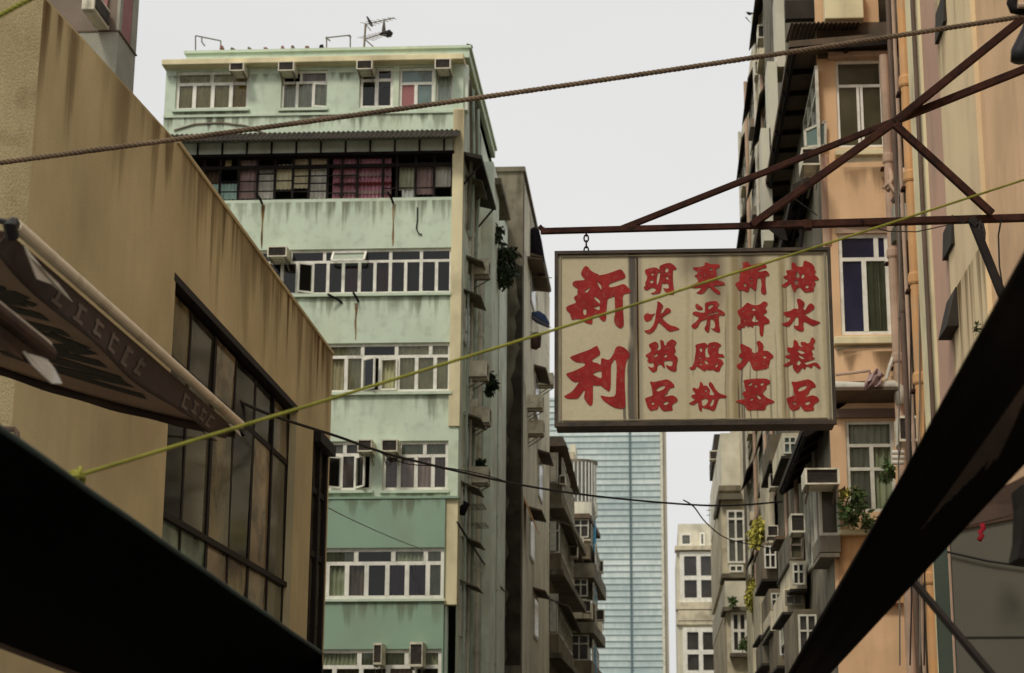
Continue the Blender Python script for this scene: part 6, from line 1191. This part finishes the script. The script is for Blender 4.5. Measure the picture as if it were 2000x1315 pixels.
plant('wall_shrub', 'smaller tuft of leaves higher on the same side wall under the dark awning', 966, 455, 57, 17, 24, 380, 'leaf_d', .20, .3, 4, 'shrub', dep=.4)
plant('wall_plant', 'drooping wispy plant beside the bracketed air conditioner on the side wall', 955, 752, 55, 17, 24, 200, 'leaf_d', .2, .6, 5, dep=.3)
plant('wall_plant', 'small round plant above the lower bracketed air conditioner on the side wall', 938, 908, 53.4, 10, 12, 160, 'leaf_d', .14, 0, 6, dep=.25)
plant('potted_plant', 'leafy green plant on the ledge before the lowest tall casement', 1672, 990, YB - .5, 34, 42, 420, 'leaf', .13, .2, 7, dep=.4)
plant('potted_plant', 'small light green plant beside stacked pale pots under the greenish air conditioner', 1738, 922, YB - .6, 12, 18, 110, 'leaf', .12, .1, 8, dep=.25)
plant('potted_plant', 'pale green sprig on the wire line left of the leafy ledge plant', 1650, 962, YB - .8, 10, 12, 70, 'leaf_y', .10, .2, 18, dep=.2)
plant('creeper', 'yellow green creeper hanging from the pipes below the sign', 1482, 1034, 50, 18, 32, 520, 'leaf_y', .17, .5, 9, 'creeper', dep=.5)
plant('creeper', 'bright yellow creeper lower down beside the small cream bay', 1464, 1158, 56, 12, 36, 420, 'leaf_y', .17, .3, 10, 'creeper', dep=.5)
plant('potted_plant', 'tiny green plants on the cream bay ledge next to the bright yellow creeper', 1432, 1178, 80.5, 7, 16, 110, 'leaf', .2, 0, 11, dep=.3)
plant('potted_plant', 'dark green plant at the edge of the lower cream window', 1459, 1258, 79, 12, 16, 170, 'leaf', .22, .2, 12, dep=.4)
plant('potted_plant', 'dark plant between the enclosed balconies and the canvas beam, lowest on the right', 1546, 1272, 47, 14, 20, 260, 'leaf_d', .16, .1, 13, dep=.4)
plant('weed', 'small weed sprouting by the pipe joint next to the thick orange pipe', 1762, 350, 31.8, 7, 9, 45, 'leaf', .07, 0, 14, dep=.1)
plant('weed', 'sparse weed growing from the pink wall above the dark canvas beam', 1903, 640, yW(1903) - .2, 9, 5, 26, 'leaf', .06, 0, 15, dep=.1)
t = thing('flower_pot', 'stack of pale ribbed pots below the greenish air conditioner', 'pots', tuple(at(1752, 905, 32)))
b = MB()
for k in range(3): p, q = at(1742, 884 + 10 * k, 32), at(1766, 884 + 10 * k, 32); b.tube([p, p.lerp(q, .5), q], [.04, .045, .036], 10)
b.build('pot', M['pipe_white'], t)
MB().box(at(1738, 0, 32).x, at(1790, 0, 32).x, 31.6, 32.6, at(1750, 916, 32).z, at(1750, 910, 32).z).build('ledge', M['grime_shade'], t)

# ------------------------------------------------------------------ washing and cloths
def garment(name, label, pts, Y, m, thick=.12, cat='clothes'):
    n = len(pts); P = [at(x, y, Y) for x, y in pts]; c = sum(P, Vector()) / n; vs = []
    for sgn_, k in ((-1, .82), (0, 1.0), (1, .82)):
        for i, p in enumerate(P): q = c + (p - c) * k; vs.append(q + Vector((0, sgn_ * thick + .02 * math.sin(i * 2.3), 0)))
    fs = [tuple(range(n)), tuple(range(3 * n - 1, 2 * n - 1, -1))]
    for r_ in range(2):
        for i in range(n): a = r_ * n + i; b_ = r_ * n + (i + 1) % n; fs.append((a, b_, b_ + n, a + n))
    return tag(MB().add(vs, fs).build(name, M[m] if m in M else CUR[m], None, smooth=True), label, cat)
garment('hanging_garment', 'black garment hanging out near the pole tip', [(1034, 448), (1044, 443), (1053, 448), (1058, 470), (1063, 500), (1064, 512), (1052, 514), (1040, 505), (1029, 498), (1030, 470)], 70, 'black_cloth')
garment('hanging_garment', 'brown patterned garment hanging directly below the black garment', [(1047, 512), (1060, 512), (1065, 538), (1060, 543), (1050, 544), (1052, 530)], 70.4, 'brown_cloth')
garment('blue_cloth', 'faded blue cloth billowing out beside the left edge of the sign', [(1038, 610), (1052, 607), (1066, 616), (1074, 632), (1072, 641), (1060, 636), (1046, 630), (1039, 624)], 71, 'blue', .2, 'cloth')
garment('hanging_basket', 'dark woven bag hanging under the faded blue cloth', [(1034, 655), (1048, 648), (1058, 655), (1056, 678), (1046, 684), (1033, 680)], 70.6, 'brown_cloth', .25, 'bag')
garment('hanging_cloth', 'white cloth hanging over the rusty air conditioner on the side wall', [(914, 780), (932, 778), (933, 802), (914, 806)], 53.0, 'white', .1, 'cloth')
t = thing('drying_line', 'thin poles holding the washing out beside the sooty building', 'drying pole', tuple(at(1040, 445, 70)))
for (x0, y0, x1, y1) in ((1018, 452, 1064, 444), (1030, 540, 1078, 543), (1024, 610, 1076, 640), (1026, 648, 1060, 652)): MB().tube([at(x0, y0, 70.2), at(x1, y1, 70.2)], .018, 6).build('pole', M['bracket'], t)
t = thing('dark_bundle', 'dark tied bundle hung on the side wall above the drying rack', 'bundle', tuple(at(905, 990, 50.6)))
MB().tube([at(901, 1006, 50.6), at(905, 992, 50.6), at(912, 984, 50.6), at(905, 980, 50.6)], [.10, .12, .09, .04], 8).build('bag', M['black_cloth'], t, smooth=True)

# ------------------------------------------------------------------ on the green roof
YR = YG + .6
t = thing('tv_antenna', 'tall rooftop television antenna with two slanted aerials, a bird perched on it', 'antenna', tuple(at(711, 94, YR)))
MB().tube([at(711, 96, YR), at(712.5, 70, YR), at(714, 47, YR)], .035, 6).build('mast', M['bracket'], t)
def yagi(x0, y0, x1, y1, n, h0, h1):
    a, c = at(x0, y0, YR), at(x1, y1, YR + .8); b = MB().tube([a, c], .018, 5)
    for i in range(n):
        p = a.lerp(c, (i + .5) / n); e = Vector((.55, -.5, -.32)) * (h0 + (h1 - h0) * i / n); b.tube([p - e, p + e], .010, 4)
    b.build('aerial', M['bracket'], t)
yagi(712, 77, 752, 64, 7, .55, .3); yagi(714, 48, 770, 35, 6, .5, .25)
MB().tube([at(713, 77, YR), at(733, 95, YR)], .02, 5).build('stay', M['bracket'], t); MB().tube([at(714, 47, YR), at(724, 60, YR)], .015, 5).build('stay', M['bracket'], t)
MB().prism([at(715, 32, YR), at(718, 32, YR), at(726, 43, YR), at(724, 45, YR), at(719, 42, YR)], (0, .3, 0)).build('reflector', M['cable'], t)
def bird(label, pts, wing, Y, m='feather'):
    t = thing('bird', label, 'bird', tuple(at(*pts[0][:2], Y)))
    MB().tube([at(x, y, Y) for x, y, _ in pts], [r for _, _, r in pts], 10).build('body', M['feather_d'], t, smooth=True)
    for w_ in wing:
        P = [at(x, y, Y + .05) for x, y in w_]; MB().prism(P, (0, .03, 0)).build('wing', M[m], t)
bird('pigeon with one wing raised landing on the rooftop antenna', [(742, 67, .03), (748, 66.5, .06), (754, 66.5, .09), (759, 66, .13), (762, 68.5, .11), (763, 71, .05), (764.5, 72, .01)], [[(745, 66), (747, 50), (749, 41), (751.5, 41), (752.5, 52), (754, 64), (750, 67)], [(741, 66.5), (749, 65), (752, 67.5), (746, 68)]], YR + .6)
bird('small bird perched at the right end of the green parapet', [(912, 86, .02), (915, 90, .07), (919, 93, .09), (922, 95, .04)], [[(913, 86), (918, 89), (922, 95), (917, 93)]], YR)
bird('swift gliding in the pale sky near the highest canopy', [(1459, 24, .02), (1462, 26.5, .045), (1465, 27, .05), (1469, 26, .02)], [[(1463, 26), (1470, 24.5), (1476, 22.8), (1471, 26.5), (1464, 28)], [(1456, 32), (1459, 35), (1463, 40), (1467, 45), (1461, 39.5), (1456, 34)], [(1457, 23.5), (1461, 25.5), (1463, 28), (1459, 26.5)]], 52)
t = thing('metal_railing', 'thin metal railing frame standing at the left end of the green roof', 'frame', tuple(at(405, 95, YG + 1)))
b = MB()
for pts in ([(382, 98), (382, 70)], [(382, 70), (431, 80)], [(431, 80), (431, 92)], [(394, 73), (394, 82), (400, 90)]): b.tube([at(x, y, YG + 1) for x, y in pts], .022, 5)
b.build('rail', M['wire'], t)
t = thing('roof_aerial', 'low rooftop aerial frame left of the tall antenna', 'aerial', tuple(at(660, 92, YG + 1)))
b = MB()
for pts in ([(638, 95), (638, 72)], [(638, 74), (684, 69)], [(684, 69), (684, 92)], [(636, 74), (645, 80)], [(680, 70), (686, 73)]): b.tube([at(x, y, YG + 1) for x, y in pts], .022, 5)
b.build('rail', M['wire'], t)
rr_ = random.Random(9)
for i, (px, m_, hh, sh) in enumerate(((434, 'terracotta', 9, 'wedge of red roof debris beside the left railing frame'), (455, 'grime_shade', 5, 'low grey lump of roof debris next to the red wedge'), (488, 'grime_shade', 6, 'dark flat lump of debris on the left half of the parapet'), (520, 'terracotta', 5, 'orange pot shard on the parapet left of the middle'), (553, 'terracotta', 9, 'rounded red flowerpot debris on the parapet'), (573, 'grey_conc', 9, 'grey slanted plank behind the parapet'), (601, 'terracotta', 10, 'thin upright red pot on the parapet'), (629, 'black_cloth', 12, 'dark upright bundle on the parapet left of the low aerial'))):
    b = MB(); p = at(px, 97, YG + .5); w_ = 6 / F * YG * rr_.uniform(.8, 1.3); h_ = hh / F * YG
    n = 7; b.add([p + Vector((w_ * math.cos(k * 6.283 / n) * rr_.uniform(.7, 1.2), w_ * math.sin(k * 6.283 / n), 0)) for k in range(n)] + [p + Vector((w_ * .5 * math.cos(k * 6.283 / n) + rr_.uniform(-.2, .2) * w_ - w_ * .3, w_ * .4 * math.sin(k * 6.283 / n), h_ * rr_.uniform(.7, 1.05))) for k in range(n)], [tuple(range(n)), tuple(range(2 * n - 1, n - 1, -1))] + [(k, (k + 1) % n, (k + 1) % n + n, k + n) for k in range(n)])
    tag(b.build('roof_debris', M[m_]), sh, 'debris')
